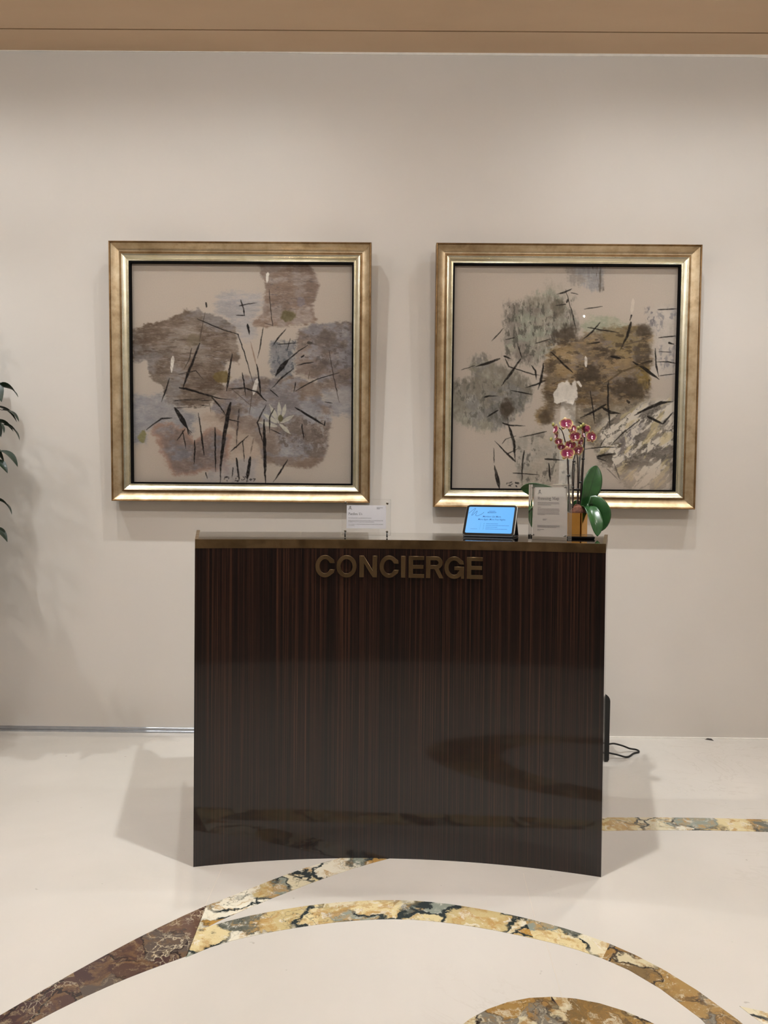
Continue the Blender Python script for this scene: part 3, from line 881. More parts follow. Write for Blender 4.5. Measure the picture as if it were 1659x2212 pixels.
    st([(868, 545), (882, 606)], [13, 8]); st([(886, 650), (905, 720), (926, 800)], [3, 6, 6], (140, 118, 102)); st([(926, 790), (945, 930), (950, 985)], [6, 10, 8])
    st([(750, 942), (850, 935), (930, 960), (985, 1016)], [4, 7, 8, 13]); st([(745, 955), (800, 940), (850, 945)], [3, 5, 3], G)
    st([(1000, 330), (1014, 480), (1024, 552), (972, 534)], [3, 4, 4, 3], (50, 42, 38)); st([(965, 560), (948, 670), (932, 752)], [3, 6, 3]); st([(1105, 570), (1060, 625), (1020, 678)], [3, 8, 3])
    st([(1055, 666), (1120, 662), (1180, 657)], [3, 6, 2]); st([(1132, 630), (1112, 705)], [4, 3]); st([(1240, 672), (1180, 710), (1120, 762)], [3, 5, 9]); st([(1122, 758), (1080, 805), (1040, 862)], [10, 28, 12])
    st([(1240, 655), (1275, 660)], [16, 10], (50, 46, 40), .7, .6); st([(1200, 745), (1215, 735)], 8); st([(1152, 816), (1080, 872), (1020, 937)], [4, 8, 4]); st([(1278, 775), (1220, 783), (1168, 797)], [3, 6, 4])
    st([(1432, 840), (1300, 880), (1230, 915), (1165, 955)], [3, 5, 6, 8]); st([(1370, 705), (1400, 870), (1435, 1026)], [3, 4, 4], (60, 50, 46)); st([(1165, 900), (1154, 962)], [5, 4]); st([(1010, 945), (1060, 992)], [4, 5])
    st([(1250, 830), (1245, 882)], [3, 4], G); st([(838, 840), (848, 910), (856, 986)], [5, 7, 4]); st([(387, 875), (368, 945), (338, 1022)], [4, 7, 4]); st([(525, 690), (510, 760), (478, 820)], [4, 4, 3], (46, 40, 34))
    st([(445, 852), (550, 828), (595, 882)], [4, 5, 3], (50, 42, 36)); st([(775, 722), (757, 830), (740, 955)], [5, 10, 15]); st([(650, 995), (700, 1050), (742, 1112)], [9, 6, 3])
    st([(765, 1028), (745, 1115), (722, 1260), (706, 1400), (702, 1528)], [22, 20, 20, 11, 8]); st([(420, 1058), (465, 1130), (502, 1190)], [12, 28, 18])
    for e in ((512, 1232), (520, 1226), (527, 1216), (504, 1228)): st([(497, 1186), e], [4, 2])
    st([(405, 1122), (340, 1125), (290, 1160), (245, 1196)], [5, 9, 6, 8]); st([(818, 1065), (806, 1200), (800, 1310)], [8, 8, 5], (52, 46, 44), .8, .5); st([(800, 1370), (818, 1510)], [9, 10])
    st([(876, 1230), (820, 1280), (766, 1330)], [3, 6, 8]); st([(668, 1180), (670, 1320), (673, 1456)], [7, 8, 6]); st([(565, 1090), (585, 1220), (600, 1352)], [4, 7, 12]); st([(545, 1260), (540, 1410)], [6, 8])
    st([(470, 1200), (490, 1312)], [4, 6]); st([(485, 1190), (435, 1262)], [4, 6]); st([(840, 1260), (850, 1392)], [5, 4]); st([(905, 1250), (890, 1340)], [4, 8], G, .6, .6); st([(887, 1365), (868, 1505)], [14, 20])
    st([(970, 1130), (975, 1270), (980, 1525)], [10, 15, 15]); st([(982, 1040), (930, 1150), (972, 1292)], [4, 7, 5]); st([(1032, 1062), (1005, 1120), (1005, 1212)], [4, 7, 4]); st([(1162, 1055), (1260, 1115), (1342, 1166)], [7, 12, 9])
    st([(1345, 1165), (1348, 1140)], [8, 4]); st([(1205, 1160), (1216, 1252)], [6, 6]); st([(1117, 1380), (1070, 1460), (1028, 1522)], [5, 8, 5]); st([(1010, 1190), (1078, 1222)], [3, 5]); st([(750, 1130), (826, 1146)], [6, 4])
    st([(895, 975), (880, 1102)], [5, 3], G); st([(770, 940), (910, 1062)], [3, 2], G); st([(1345, 1022), (1392, 1028)], [3, 4]); st([(780, 1430), (775, 1492)], [5, 4]); st([(635, 1030), (645, 1090)], [3, 2], G)
    st([(612, 1460), (620, 1500)], [6, 4]); st([(655, 745), (745, 752)], [3, 2], G); st([(700, 1130), (735, 1105), (690, 1070)], [3, 4, 3], G, .6)
    # small brush signature
    r = random.Random(3)
    for cx in (738, 800, 850):
        for k in range(7):
            a = (cx + r.uniform(-18, 18), 1500 + r.uniform(-14, 14)); st([a, (a[0] + r.uniform(-14, 14), a[1] + r.uniform(-8, 8))], [4, 3], (40, 36, 34), .85)
    st([(890, 1500), (884, 1506), (891, 1510), (896, 1504), (890, 1500)], [3, 3, 3, 3, 3]); st([(903, 1500), (918, 1500), (906, 1518)], [3, 3, 3])
    return P

def paint_right():
    P = Painting([(155, 185), (1478, 190), (1447, 1505), (133, 1500)], (176, 165, 152), 23)
    GG = (122, 117, 104)
    P.wash([(700, 260), (790, 300), (850, 380), (780, 400), (700, 360)], [(158, 150, 136)], .5, 24, (14, 40), 2, .6)
    P.wash([(470, 400), (560, 410), (620, 350), (720, 330), (790, 370), (850, 470), (880, 545), (760, 560), (740, 640), (720, 690), (640, 750), (560, 745), (470, 720), (450, 620), (460, 500)],
           [(138, 132, 118), (128, 132, 116), (118, 110, 102)], .85, 30, (24, 60), 1, .75, fine=(10, 18))
    P.scumble([(450, 400), (860, 370), (870, 560), (640, 750), (450, 720)], (84, 80, 72), .54, 16, 40, .75, 30, 1)
    P.wash([(810, 180), (1040, 180), (1030, 320), (960, 320), (830, 290)], [(134, 126, 118), (140, 140, 142)], .75, 14, (14, 60), 3, .7)
    P.scumble([(960, 180), (1045, 180), (1035, 330), (950, 330)], (92, 84, 74), .54, 9, 70, .7, 12, 2)
    P.wash([(130, 870), (260, 850), (250, 740), (310, 700), (360, 730), (420, 770), (520, 790), (590, 850), (610, 920), (560, 1050), (480, 1100), (400, 1150), (280, 1160), (200, 1110), (130, 1085)],
           [(124, 118, 106), (138, 134, 118), (118, 116, 112)], .86, 22, (26, 46), 4, .45, fine=(10, 16))
    P.scumble([(140, 860), (600, 860), (540, 1090), (220, 1120)], (92, 88, 80), .55, 18, 34, .65, 30, 3)
    P.wash([(900, 530), (960, 465), (1100, 490), (1200, 530), (1100, 585), (920, 580)], [(158, 157, 136), (146, 150, 130)], .85, 18, (50, 40), 6)
    P.wash([(690, 770), (740, 660), (890, 600), (1000, 560), (1130, 540), (1240, 525), (1325, 590), (1310, 880), (1260, 980), (1060, 1020), (830, 1025), (745, 1010), (740, 1110), (660, 1120), (640, 1060), (695, 1000), (675, 880)],
           [(124, 103, 74), (106, 92, 72), (140, 118, 84), (98, 84, 68)], .92, 18, (70, 30), 5, .3)
    P.wash([(1050, 570), (1240, 560), (1300, 650), (1200, 700), (1060, 660)], [(138, 120, 82), (110, 98, 84)], .6, 30, (50, 40), 16)
    P.wash([(1230, 770), (1310, 770), (1305, 900), (1240, 900)], [(136, 114, 64)], .7, 18, (30, 60), 17)
    P.wash([(830, 1015), (1060, 1010), (1290, 965), (1100, 1110), (1000, 1260), (900, 1160), (840, 1100)], [(134, 121, 103), (112, 103, 92), (146, 134, 114)], .92, 26, (30, 50), 10)
    P.scumble([(830, 1010), (1290, 970), (1100, 1120), (1010, 1280), (900, 1180)], (84, 76, 66), .54, 44, 34, .65, 34, 14)
    P.scumble([(900, 600), (1310, 560), (1300, 960), (780, 980)], (122, 112, 104), .55, 60, 30, .7, 40, 11)
    for cx, cy, rx, ry, a in ((812, 590, 70, 58, .85), (950, 820, 80, 62, .85), (1190, 905, 105, 58, .8), (1278, 565, 52, 42, .8), (1268, 690, 52, 66, .7), (1010, 690, 52, 32, .6), (465, 1025, 38, 56, .9), (690, 1075, 34, 42, .7), (770, 430, 40, 50, .45), (880, 920, 100, 40, .5)):
        P.blob(cx, cy, rx, ry, (72, 62, 50), a, .35)
    P.scumble([(690, 620), (1310, 540), (1300, 960), (720, 1010)], (66, 56, 44), .56, 50, 26, .6, 30, 4)
    P.scumble([(690, 620), (1310, 540), (1300, 960), (720, 1010)], (158, 134, 98), .6, 60, 18, .5, 30, 5)
    P.wash([(1290, 440), (1370, 430), (1490, 428), (1480, 835), (1330, 835), (1340, 600)], [(176, 168, 158), (160, 156, 154)], .75, 20, (30, 60), 8, .4)
    P.scumble([(1285, 430), (1350, 430), (1345, 560), (1300, 500)], (96, 92, 96), .52, 18, 24, .7, 16, 6)
    P.scumble([(1350, 430), (1480, 430), (1470, 830), (1350, 830)], (120, 116, 118), .58, 30, 50, .6, 24, 7)
    P.wash([(480, 1200), (640, 1165), (690, 1180), (900, 1250), (930, 1440), (560, 1490), (530, 1340)], [(154, 146, 132), (140, 136, 126)], .65, 34, (22, 50), 11, .6)
    P.scumble([(500, 1190), (700, 1170), (920, 1300), (900, 1460), (560, 1480)], (92, 88, 80), .58, 26, 44, .7, 34, 8)
    # marbled lower right corner: brushwork plus a room reflection painted into the canvas colour
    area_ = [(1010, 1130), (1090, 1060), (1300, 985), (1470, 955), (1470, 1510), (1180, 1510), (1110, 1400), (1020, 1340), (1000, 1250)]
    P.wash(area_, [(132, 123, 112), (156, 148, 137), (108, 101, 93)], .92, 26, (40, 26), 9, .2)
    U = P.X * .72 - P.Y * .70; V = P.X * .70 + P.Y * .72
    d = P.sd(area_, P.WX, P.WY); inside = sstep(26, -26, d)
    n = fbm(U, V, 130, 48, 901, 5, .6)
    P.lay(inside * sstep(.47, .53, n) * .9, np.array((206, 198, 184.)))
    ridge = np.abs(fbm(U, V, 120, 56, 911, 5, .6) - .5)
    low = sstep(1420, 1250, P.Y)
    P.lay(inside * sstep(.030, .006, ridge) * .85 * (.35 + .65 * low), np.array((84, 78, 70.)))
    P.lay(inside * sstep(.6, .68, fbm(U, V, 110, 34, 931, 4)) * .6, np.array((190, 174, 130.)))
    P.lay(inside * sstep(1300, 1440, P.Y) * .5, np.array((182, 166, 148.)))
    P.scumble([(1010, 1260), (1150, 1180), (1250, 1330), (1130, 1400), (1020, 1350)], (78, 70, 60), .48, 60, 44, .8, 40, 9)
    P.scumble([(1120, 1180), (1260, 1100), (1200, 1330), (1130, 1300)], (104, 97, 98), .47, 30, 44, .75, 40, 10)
    W = (212, 205, 194)
    P.wash([(742, 930), (772, 880), (800, 868), (826, 852), (845, 885), (862, 853), (885, 900), (885, 960), (850, 1003), (800, 985), (765, 1000), (740, 985)], [W, (200, 193, 182)], 1.0, 4, (14, 40), 12, .1)
    st = P.stroke
    st([(888, 868), (905, 888)], [16, 12], W); st([(932, 716), (935, 776)], [12, 16], W); st([(1213, 376), (1206, 458)], [14, 18], (198, 188, 174), .6)
    G = (60, 52, 44)
    L = [([(446, 550), (375, 626)], [3, 6]), ([(850, 318), (808, 337), (762, 350)], [4, 9, 5]), ([(815, 408), (755, 416)], [6, 4]), ([(825, 385), (820, 396)], [12, 8]), ([(812, 320), (850, 450), (872, 546)], [2, 4, 8]),
         ([(1032, 420), (920, 436)], [3, 6]), ([(1202, 472), (1196, 502)], [8, 3]), ([(1200, 512), (1180, 592), (1135, 678)], [15, 12, 4]), ([(945, 544), (1040, 560), (1132, 573)], [5, 6, 4]), ([(1016, 514), (970, 570), (918, 612)], [6, 8, 5]),
         ([(1016, 630), (938, 641)], [7, 4]), ([(716, 614), (630, 640)], [4, 5]), ([(512, 604), (455, 618)], [4, 4]), ([(532, 658), (552, 722)], [5, 7]), ([(422, 729), (350, 756), (280, 776)], [9, 13, 10]), ([(275, 770), (190, 798)], [2, 4]),
         ([(448, 714), (490, 730)], [10, 6]), ([(455, 730), (475, 775), (520, 790), (620, 822), (662, 826)], [5, 6, 4, 8, 4]), ([(548, 730), (490, 812), (432, 890)], [6, 13, 7]), ([(610, 768), (635, 800), (638, 852)], [5, 9, 6]),
         ([(682, 754), (665, 860), (648, 912)], [6, 13, 6]), ([(692, 858), (640, 880), (575, 900)], [4, 8, 5]), ([(490, 918), (617, 940)], [5, 6]), ([(330, 958), (360, 950), (412, 950)], [9, 8, 2]), ([(412, 1034), (345, 1076)], [7, 8]),
         ([(726, 688), (790, 750), (858, 810)], [5, 8, 11]), ([(1080, 712), (1142, 726)], [11, 12]), ([(1212, 744), (1290, 790), (1368, 848)], [6, 16, 10]), ([(1322, 740), (1250, 760)], [12, 8]), ([(1345, 664), (1350, 760), (1364, 832)], [4, 10, 5]),
         ([(1365, 602), (1468, 592)], [4, 7]), ([(1365, 684), (1442, 686)], [2, 4]), ([(1345, 744), (1420, 744), (1468, 752)], [2, 6, 8]), ([(1370, 826), (1462, 814)], [3, 5]), ([(1360, 438), (1472, 432)], [5, 6]), ([(1425, 632), (1455, 638)], [10, 5]),
         ([(960, 918), (974, 1020), (986, 1112)], [4, 7, 7]), ([(1066, 855), (1065, 1000), (1078, 1142)], [7, 9, 7]), ([(1052, 998), (980, 1040), (900, 1078)], [12, 10, 5]), ([(1028, 1012), (1080, 1044), (1142, 1052)], [10, 16, 6]), ([(888, 1104), (968, 1138)], [7, 3]),
         ([(438, 1110), (480, 1124), (572, 1127)], [10, 8, 3]), ([(470, 1078), (472, 1120)], [3, 3]), ([(474, 1125), (490, 1170), (505, 1222), (512, 1338)], [8, 14, 14, 9]), ([(512, 1340), (450, 1280), (392, 1216)], [11, 7, 3]), ([(460, 1296), (532, 1262)], [5, 4]),
         ([(385, 1260), (388, 1350)], [2, 5]), ([(390, 1365), (405, 1440), (418, 1504)], [8, 19, 17]), ([(700, 1160), (540, 1196)], [6, 4]), ([(520, 1186), (460, 1205), (435, 1236)], [2, 3, 6]), ([(567, 1274), (555, 1350), (552, 1482)], [8, 7, 3]),
         ([(500, 1408), (657, 1419)], [5, 4]), ([(712, 1350), (722, 1458)], [8, 9]), ([(690, 1324), (800, 1330)], [9, 5]), ([(1000, 1308), (1040, 1300), (1102, 1290)], [16, 10, 3]), ([(1000, 1316), (1062, 1336)], [6, 3]), ([(925, 1264), (1040, 1250), (1117, 1252)], [3, 6, 5]),
         ([(1047, 1198), (1020, 1246)], [3, 6]), ([(1220, 1062), (1300, 1020), (1380, 985), (1452, 978)], [4, 13, 17, 8]), ([(1240, 1045), (1330, 1010)], [5, 9]), ([(1300, 1068), (1392, 1112)], [13, 11]), ([(1392, 1110), (1452, 1040)], [10, 6]),
         ([(1250, 1090), (1150, 1170), (1080, 1240)], [4, 6, 4]), ([(1310, 850), (1307, 882)], [6, 3]), ([(1180, 975), (1190, 985)], 12), ([(845, 340), (890, 350)], [3, 4]), ([(520, 1060), (600, 1180)], [1, 1])]
    for pts, ws in L[:-1]: st(pts, ws, (30, 26, 22), .92)
    st([(1320, 742), (1150, 800), (1000, 905)], [8, 10, 6], (86, 72, 52), .8); st([(1320, 602), (1180, 640), (1090, 660)], [6, 8, 4], (86, 74, 60), .7); st([(320, 880), (330, 1100)], [3, 3], (88, 84, 78), .7)
    st([(1100, 1350), (1140, 1450)], [5, 6], (80, 74, 68), .7); st([(1060, 1380), (1130, 1450)], [5, 3], (100, 92, 84), .7)
    r = random.Random(5)
    for cx in (478, 524):
        for k in range(6):
            a = (cx + r.uniform(-12, 12), 1475 + r.uniform(-12, 12)); st([a, (a[0] + r.uniform(-12, 12), a[1] + r.uniform(-7, 7))], [5, 3], (38, 34, 32), .9)
    return P

def picture(P, W, H, loc, lean, roll, label, canvas_label, gain):
    t = thing('framed_painting', label, 'painting', loc, (0, 0, 0), 'pair of framed ink paintings on the wall')
    t.rotation_euler = (Matrix.Rotation(lean, 3, 'X') @ Matrix.Rotation(-roll, 3, 'Y')).to_euler()
    up = Matrix.Translation((0, 0, H / 2))
    def part(name, bm, mat, **kw):
        bmesh.ops.transform(bm, matrix=up, verts=list(bm.verts)); return obj(name, bm, mat, t, **kw)
    bm = bmesh.new(); rect_sweep(bm, W, H, [(0.0, 0.0), (0.0, .050), (.0015, .056), (.004, .058), (.007, .057), (.009, .054), (.010, .050), (.012, .0)]); part('outer_lip', bm, M['dark_gold'])
    bm = bmesh.new()
    cove = [(.010 + .036 * k / 10, .0515 - .022 * math.sin(k / 10 * PI / 2)) for k in range(11)]
    rect_sweep(bm, W, H, [(.010, 0.0)] + cove + [(.0475, .0275), (.0485, 0)]); part('gold_cove', bm, M['gold'])
    bm = bmesh.new(); rect_sweep(bm, W, H, [(.0485, 0), (.0485, .0275), (.053, .0270), (.055, .030), (.0565, .030), (.057, .026), (.057, 0)]); part('inner_bead', bm, M['dark_gold'])
    bm = bmesh.new()
    arc = [(.060 + .021 * k / 8, .0335 - .013 * (k / 8) ** 1.6) for k in range(9)]
    rect_sweep(bm, W, H, [(.057, 0), (.057, .030), (.0585, .034)] + arc + [(.0835, .0195), (.0845, .023), (.0865, .023), (.0875, .019), (.0895, .019), (.0895, 0)]); part('silver_liner', bm, M['liner'])
    bm = bmesh.new(); rect_sweep(bm, W, H, [(.0895, 0), (.0895, .018), (.0985, .018), (.0985, -.0075), (.0895, -.0075)]); part('black_fillet', bm, M['black'])
    ins = .0985
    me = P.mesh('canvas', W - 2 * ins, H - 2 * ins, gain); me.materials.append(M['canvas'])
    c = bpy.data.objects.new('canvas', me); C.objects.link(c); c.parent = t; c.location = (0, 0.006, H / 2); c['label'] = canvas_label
    bm = bmesh.new(); box(bm, -W / 2 + ins, W / 2 - ins, .0070, .0110, -H / 2 + ins, H / 2 - ins); part('backing', bm, M['backing'])
    bm = bmesh.new(); x, z = W / 2 - ins, H / 2 - ins; y = -.010
    bm.faces.new([bm.verts.new(p) for p in ((-x, y, -z), (x, y, -z), (x, y, z), (-x, y, z))]); part('glass', bm, M['glass'])
    return t
picture(paint_left(), 1.331, 1.317, (-0.7625, -0.013, 1.2196), 0.0394, 0.001,
        'left gold-framed ink painting of grey brown washes with a small white lotus', 'grey brown ink wash picture with black stems', 1.14)
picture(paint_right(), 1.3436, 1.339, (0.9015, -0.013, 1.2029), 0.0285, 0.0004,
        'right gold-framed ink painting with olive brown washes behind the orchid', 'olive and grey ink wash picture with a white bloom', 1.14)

# ------------------------------------------------------------------ lettering helpers
def text_mesh(body, size, bold=0.0, shear=0.0, align='LEFT', width=None):
    cu = bpy.data.curves.new('lettering', 'FONT'); cu.body = body; cu.size = size; cu.shear = shear; cu.align_x = align
    cu.offset = bold; cu.resolution_u = 2
    tmp = bpy.data.objects.new('lettering', cu)
    me = bpy.data.meshes.new_from_object(tmp)
    bpy.data.objects.remove(tmp); bpy.data.curves.remove(cu)
    if width:
        xs = [v.co.x for v in me.vertices]; k = width / (max(xs) - min(xs))
        for v in me.vertices: v.co.x *= k
    return me
def flat(me, name, mat, parent, x, y, z, M_=None):
    """Stand a lettering mesh (drawn in x,y) upright in the parent's x,z plane facing -y."""
    for v in me.vertices:
        v.co = (x + v.co.x, y, z + v.co.y)
    me.materials.append(mat)
    o = bpy.data.objects.new(name, me); C.objects.link(o); o.parent = parent
    return o
def strips(parts):
    """Polyline strokes (points, width) as one flat mesh."""
    vs, fs = [], []
    for pts, w in parts:
        for a, b in zip(pts, pts[1:]):
            d = Vector((b[0] - a[0], b[1] - a[1])); L = d.length
            if L < 1e-9: continue
            d /= L; s = Vector((-d.y, d.x)) * w / 2; e = d * w * .25
            q = [Vector(a) - e + s, Vector(b) + e + s, Vector(b) + e - s, Vector(a) - e - s]
            k = len(vs); vs += [(p.x, p.y, 0) for p in q]; fs.append((k + 3, k + 2, k + 1, k))
    me = bpy.data.meshes.new('print'); me.from_pydata(vs, [], fs); return me
def arcs(cx, cy, rx, ry, a0, a1, n=10): return arc_pts(cx, cy, rx, ry, a0, a1, n)
# serif capitals and small letters: (advance, thick strokes, thin strokes); x-height .48, cap .7
def serif(ch):
    X = .46
    foot = lambda x, y=0: [(x - .09, y), (x + .09, y)]
    if ch == 'P': return .56, [[(.12, 0), (.12, .7)], arcs(.26, .52, .2, .18, 60, -60)], [[(.02, .7), (.28, .7)], [(.12, .34), (.28, .34)], foot(.12)]
    if ch == 'R': return .66, [[(.12, 0), (.12, .7)], arcs(.26, .53, .19, .17, 60, -60), [(.3, .34), (.58, 0)]], [[(.02, .7), (.28, .7)], [(.12, .36), (.3, .36)], foot(.12), [(.54, 0), (.66, 0)]]
    if ch == 'U': return .70, [[(.14, .7), (.14, .2)], arcs(.34, .2, .2, .2, 180, 270, 6)], [arcs(.34, .2, .2, .2, 270, 360, 6), [(.54, .2), (.54, .7)], foot(.14, .7), foot(.54, .7)]
    if ch == 'M': return .86, [[(.14, .7), (.42, .06)], [(.7, .7), (.7, 0)]], [[(.14, .7), (.14, 0)], [(.42, .06), (.7, .7)], foot(.14), foot(.7), [(.05, .7), (.16, .7)], [(.68, .7), (.8, .7)]]
    if ch == 'a': return .44, [[(.32, .34), (.32, .06)], arcs(.19, .13, .13, .13, 90, 270, 8)], [arcs(.2, .34, .12, .12, 150, 0, 6), [(.19, .26), (.32, .28)], [(.19, 0), (.32, .08)], [(.32, .04), (.4, .02)]]
    if ch == 'r': return .36, [[(.11, 0), (.11, X)]], [foot(.11), [(.04, X), (.11, X)], arcs(.22, .32, .11, .14, 170, 50, 6)]
    if ch == 'd': return .52, [[(.38, 0), (.38, .74)], arcs(.22, .23, .16, .23, 90, 270, 10)], [arcs(.22, .23, .16, .23, 90, 30, 4), arcs(.22, .23, .16, .23, 270, 330, 4), [(.3, .74), (.38, .74)], [(.38, 0), (.47, .01)]]
    if ch == 'o': return .50, [arcs(.24, .23, .17, .23, 130, 230, 8), arcs(.24, .23, .17, .23, -50, 50, 8)], [arcs(.24, .23, .17, .23, 50, 130, 5), arcs(.24, .23, .17, .23, 230, 310, 5)]
    if ch == 'n': return .54, [[(.11, 0), (.11, X)], [(.4, 0), (.4, .3)]], [arcs(.26, .30, .14, .15, 180, 0, 8), foot(.11), foot(.4), [(.04, X), (.11, X)]]
    if ch == 'u': return .54, [[(.12, X), (.12, .15)], [(.4, X), (.4, 0)]], [arcs(.26, .15, .14, .14, 180, 360, 8), [(.04, X), (.12, X)], [(.33, X), (.4, X)], [(.4, 0), (.48, .01)]]
    if ch == 's': return .38, [[(.09, .35), (.26, .14)]], [arcs(.18, .35, .1, .1, 30, 190, 6), arcs(.17, .11, .11, .1, 200, 380, 6)]
    if ch == 'i': return .27, [[(.12, 0), (.12, X)], [(.11, .62), (.13, .66)]], [foot(.12), [(.05, X), (.12, X)]]
    if ch == 'g': return .48, [arcs(.2, .3, .13, .15, 120, 240, 6), arcs(.2, .3, .13, .15, -60, 60, 6), arcs(.22, -.1, .17, .1, 180, 360, 8)], [arcs(.2, .3, .13, .15, 60, 120, 3), arcs(.2, .3, .13, .15, 240, 300, 3), arcs(.22, -.08, .17, .1, 0, 180, 8), [(.28, .43), (.42, .45)]]
    if ch == 'p': return .52, [[(.11, -.22), (.11, X)], arcs(.26, .23, .17, .23, 75, -75, 8)], [foot(.11, -.22), [(.03, X), (.11, X)], arcs(.26, .23, .17, .23, 75, 150, 4), arcs(.26, .23, .17, .23, -75, -150, 4)]
    return .28, [], []
def heading(word, size):
    out = []; x = 0
    for ch in word:
        adv, thick, thin = serif(ch)
        for pl in thick: out.append(([((x + px) * size, py * size) for px, py in pl], .085 * size))
        for pl in thin: out.append(([((x + px) * size, py * size) for px, py in pl], .04 * size))
        x += adv
    return strips(out), x * size
def dashes(lines, h, seed, word=(3.0, 9.0)):
    """Rows of print too small to read: word-length bars. lines = (x0, x1, y)."""
    r = random.Random(seed); out = []
    for x0, x1, y in lines:
        x = x0
        while x < x1 - h:
            w = min(r.uniform(*word) * h, x1 - x); out.append(([(x, y), (x + w, y)], h)); x += w + h * .9
    return strips(out)
def emblem(s):
    """Crowned lion-head crest reduced to its strokes: crown, mane ring, face, ribbon tails."""
    return strips([(arcs(.5, .66, .24, .24, 20, 340, 16), .08), ([(.34, .9), (.38, 1.0), (.46, .93), (.54, 1.0), (.6, .93), (.68, .99), (.68, .88)], .06),
                   ([(.42, .74), (.56, .74)], .07), ([(.5, .72), (.52, .58), (.42, .54)], .07), ([(.32, .46), (.2, .3), (0, .08), (.16, .04)], .08), ([(.62, .46), (.78, .28), (.98, .06), (.9, .0)], .08),
                   ([(.3, .3), (.5, .16), (.72, .34)], .07), ([(.44, .4), (.62, .4)], .06)]), s
def scaled(me, s):
    for v in me.vertices: v.co *= s
    return me

# ------------------------------------------------------------------ "Pardon Us" sign
ps = thing('acrylic_sign', 'small clear acrylic sign reading Pardon Us at the front edge of the desk', 'sign', (-0.080, -1.205, TOP + .0008), (math.radians(-6), 0, math.radians(-1)))
bm = bmesh.new(); box(bm, -.088, .088, -.003, .001, .008, .139); bevel_all(bm, .0008, 1); obj('front_sheet', bm, M['acrylic'], ps)
bm = bmesh.new(); box(bm, -.088, .088, .0022, .006, .008, .139); bevel_all(bm, .0008, 1); obj('back_sheet', bm, M['acrylic'], ps)
card = None
bm = bmesh.new(); box(bm, -.0715, .0715, .0013, .0019, .0325, .1170); card = obj('printed_card', bm, M['paper'], ps); card['label'] = 'white card printed with the words Pardon Us'
yp = .0010
for sx, z, leg in ((-1, .1255, 0), (1, .1240, 0), (-1, .0225, 1), (1, .0210, 1)):
    x = .0755 * sx
    bm = bmesh.new(); tube(bm, [(x, -.0075, z), (x, .0095, z)], .0042, 14); bevel_all(bm, .0006, 1); obj('bolt', bm, M['dark_steel'], ps, True)
    if leg:
        bm = bmesh.new(); tube(bm, [(x, -.0085, z - .003), (x, -.0085, .010), (x + .0004, -.0085, 0)], [.0016, .0022, .0026], 10); o = obj('foot_pin', bm, M['rubber'], ps, True)
me, w = heading('Pardon Us', .0118)
flat(scaled(me, 1.0), 'heading', M['ink'], card, -.0650, yp, .0815)
flat(scaled(emblem(1)[0], .0125), 'crest', M['grey_ink'], card, -.0650, yp, .1005)
flat(dashes([(.0375, .0590, .1080), (.0375, .0480, .1045)], .0011, 4), 'small_print', M['grey_ink'], card, 0, yp, 0)
rows = [('Our Concierge Desk is currently away at the moment.', .0835, .0692), ('Kindly approach the Front Desk at the lower lobby or our Guest Services Desk', .1255, .0602),
        ('by dialling "0" from the telephone if you require any assistance.', .0940, .0556), ('We apologise for any inconvenience caused and thank you for your kind', .1255, .0466), ('understanding.', .0225, .0420)]
for body, wd_, z in rows:
    flat(text_mesh(body, .0036, .00006, width=wd_), 'body_text', M['grey_ink'], card, -.0650, yp, z)

# ------------------------------------------------------------------ "Running Map" block
rm = thing('acrylic_sign', 'tall clear acrylic block sign reading Running Map in front of the orchid pot', 'sign', (0.575, -1.235, TOP + .0008), (0, 0, math.radians(-37)))
def clear_block(name, y0, y1):
    bm = bmesh.new(); box(bm, -.076, .076, y0, y1, 0, .197)
    for f in bm.faces: f.material_index = 0 if abs(f.normal.y) > .5 else 1
    bm.normal_update()
    for f in bm.faces: f.material_index = 0 if abs(f.normal.y) > .5 else 1
    obj(name, bm, [M['acrylic'], M['acrylic_edge']], rm)
clear_block('front_block', -.0155, -.0010); clear_block('back_block', .0010, .0155)
bm = bmesh.new(); box(bm, -.0655, .0655, -.0005, .0005, .011, .187); card2 = obj('printed_card', bm, M['warm_paper'], rm); card2['label'] = 'ivory card printed with the words Running Map'
for sx, z in ((-1, .186), (1, .186), (-1, .016), (1, .016)):
    bm = bmesh.new(); tube(bm, [(.0615 * sx, -.0168, z), (.0615 * sx, -.0008, z)], .0028, 12); bevel_all(bm, .0005, 1); obj('screw', bm, M['steel'], rm, True)
yq = -.0008
me, w = heading('Running Map', .0145); flat(me, 'heading', M['ink'], card2, -.0475, yq, .1425)
flat(scaled(emblem(1)[0], .0150), 'crest', M['grey_ink'], card2, -.0475, yq, .1625)
flat(dashes([(-.0475, .0330, .1325), (-.0475, .0360, .1280), (-.0475, .0060, .1235), (-.0475, -.0350, .1155), (-.0475, .0360, .1100), (-.0475, .0360, .1055), (-.0475, .0360, .1010),
             (-.0475, .0360, .0965), (-.0475, .0360, .0920), (-.0475, -.0200, .0885), (-.0270, -.0110, .0730), (-.0270, -.0150, .0700), (-.0475, .0370, .0505), (-.0475, .0370, .0470),
             (-.0475, .0240, .0440), (-.0475, -.0220, .0360), (-.0475, -.0340, .0315)], .0013, 9), 'small_print', M['grey_ink'], card2, 0, yq, 0)

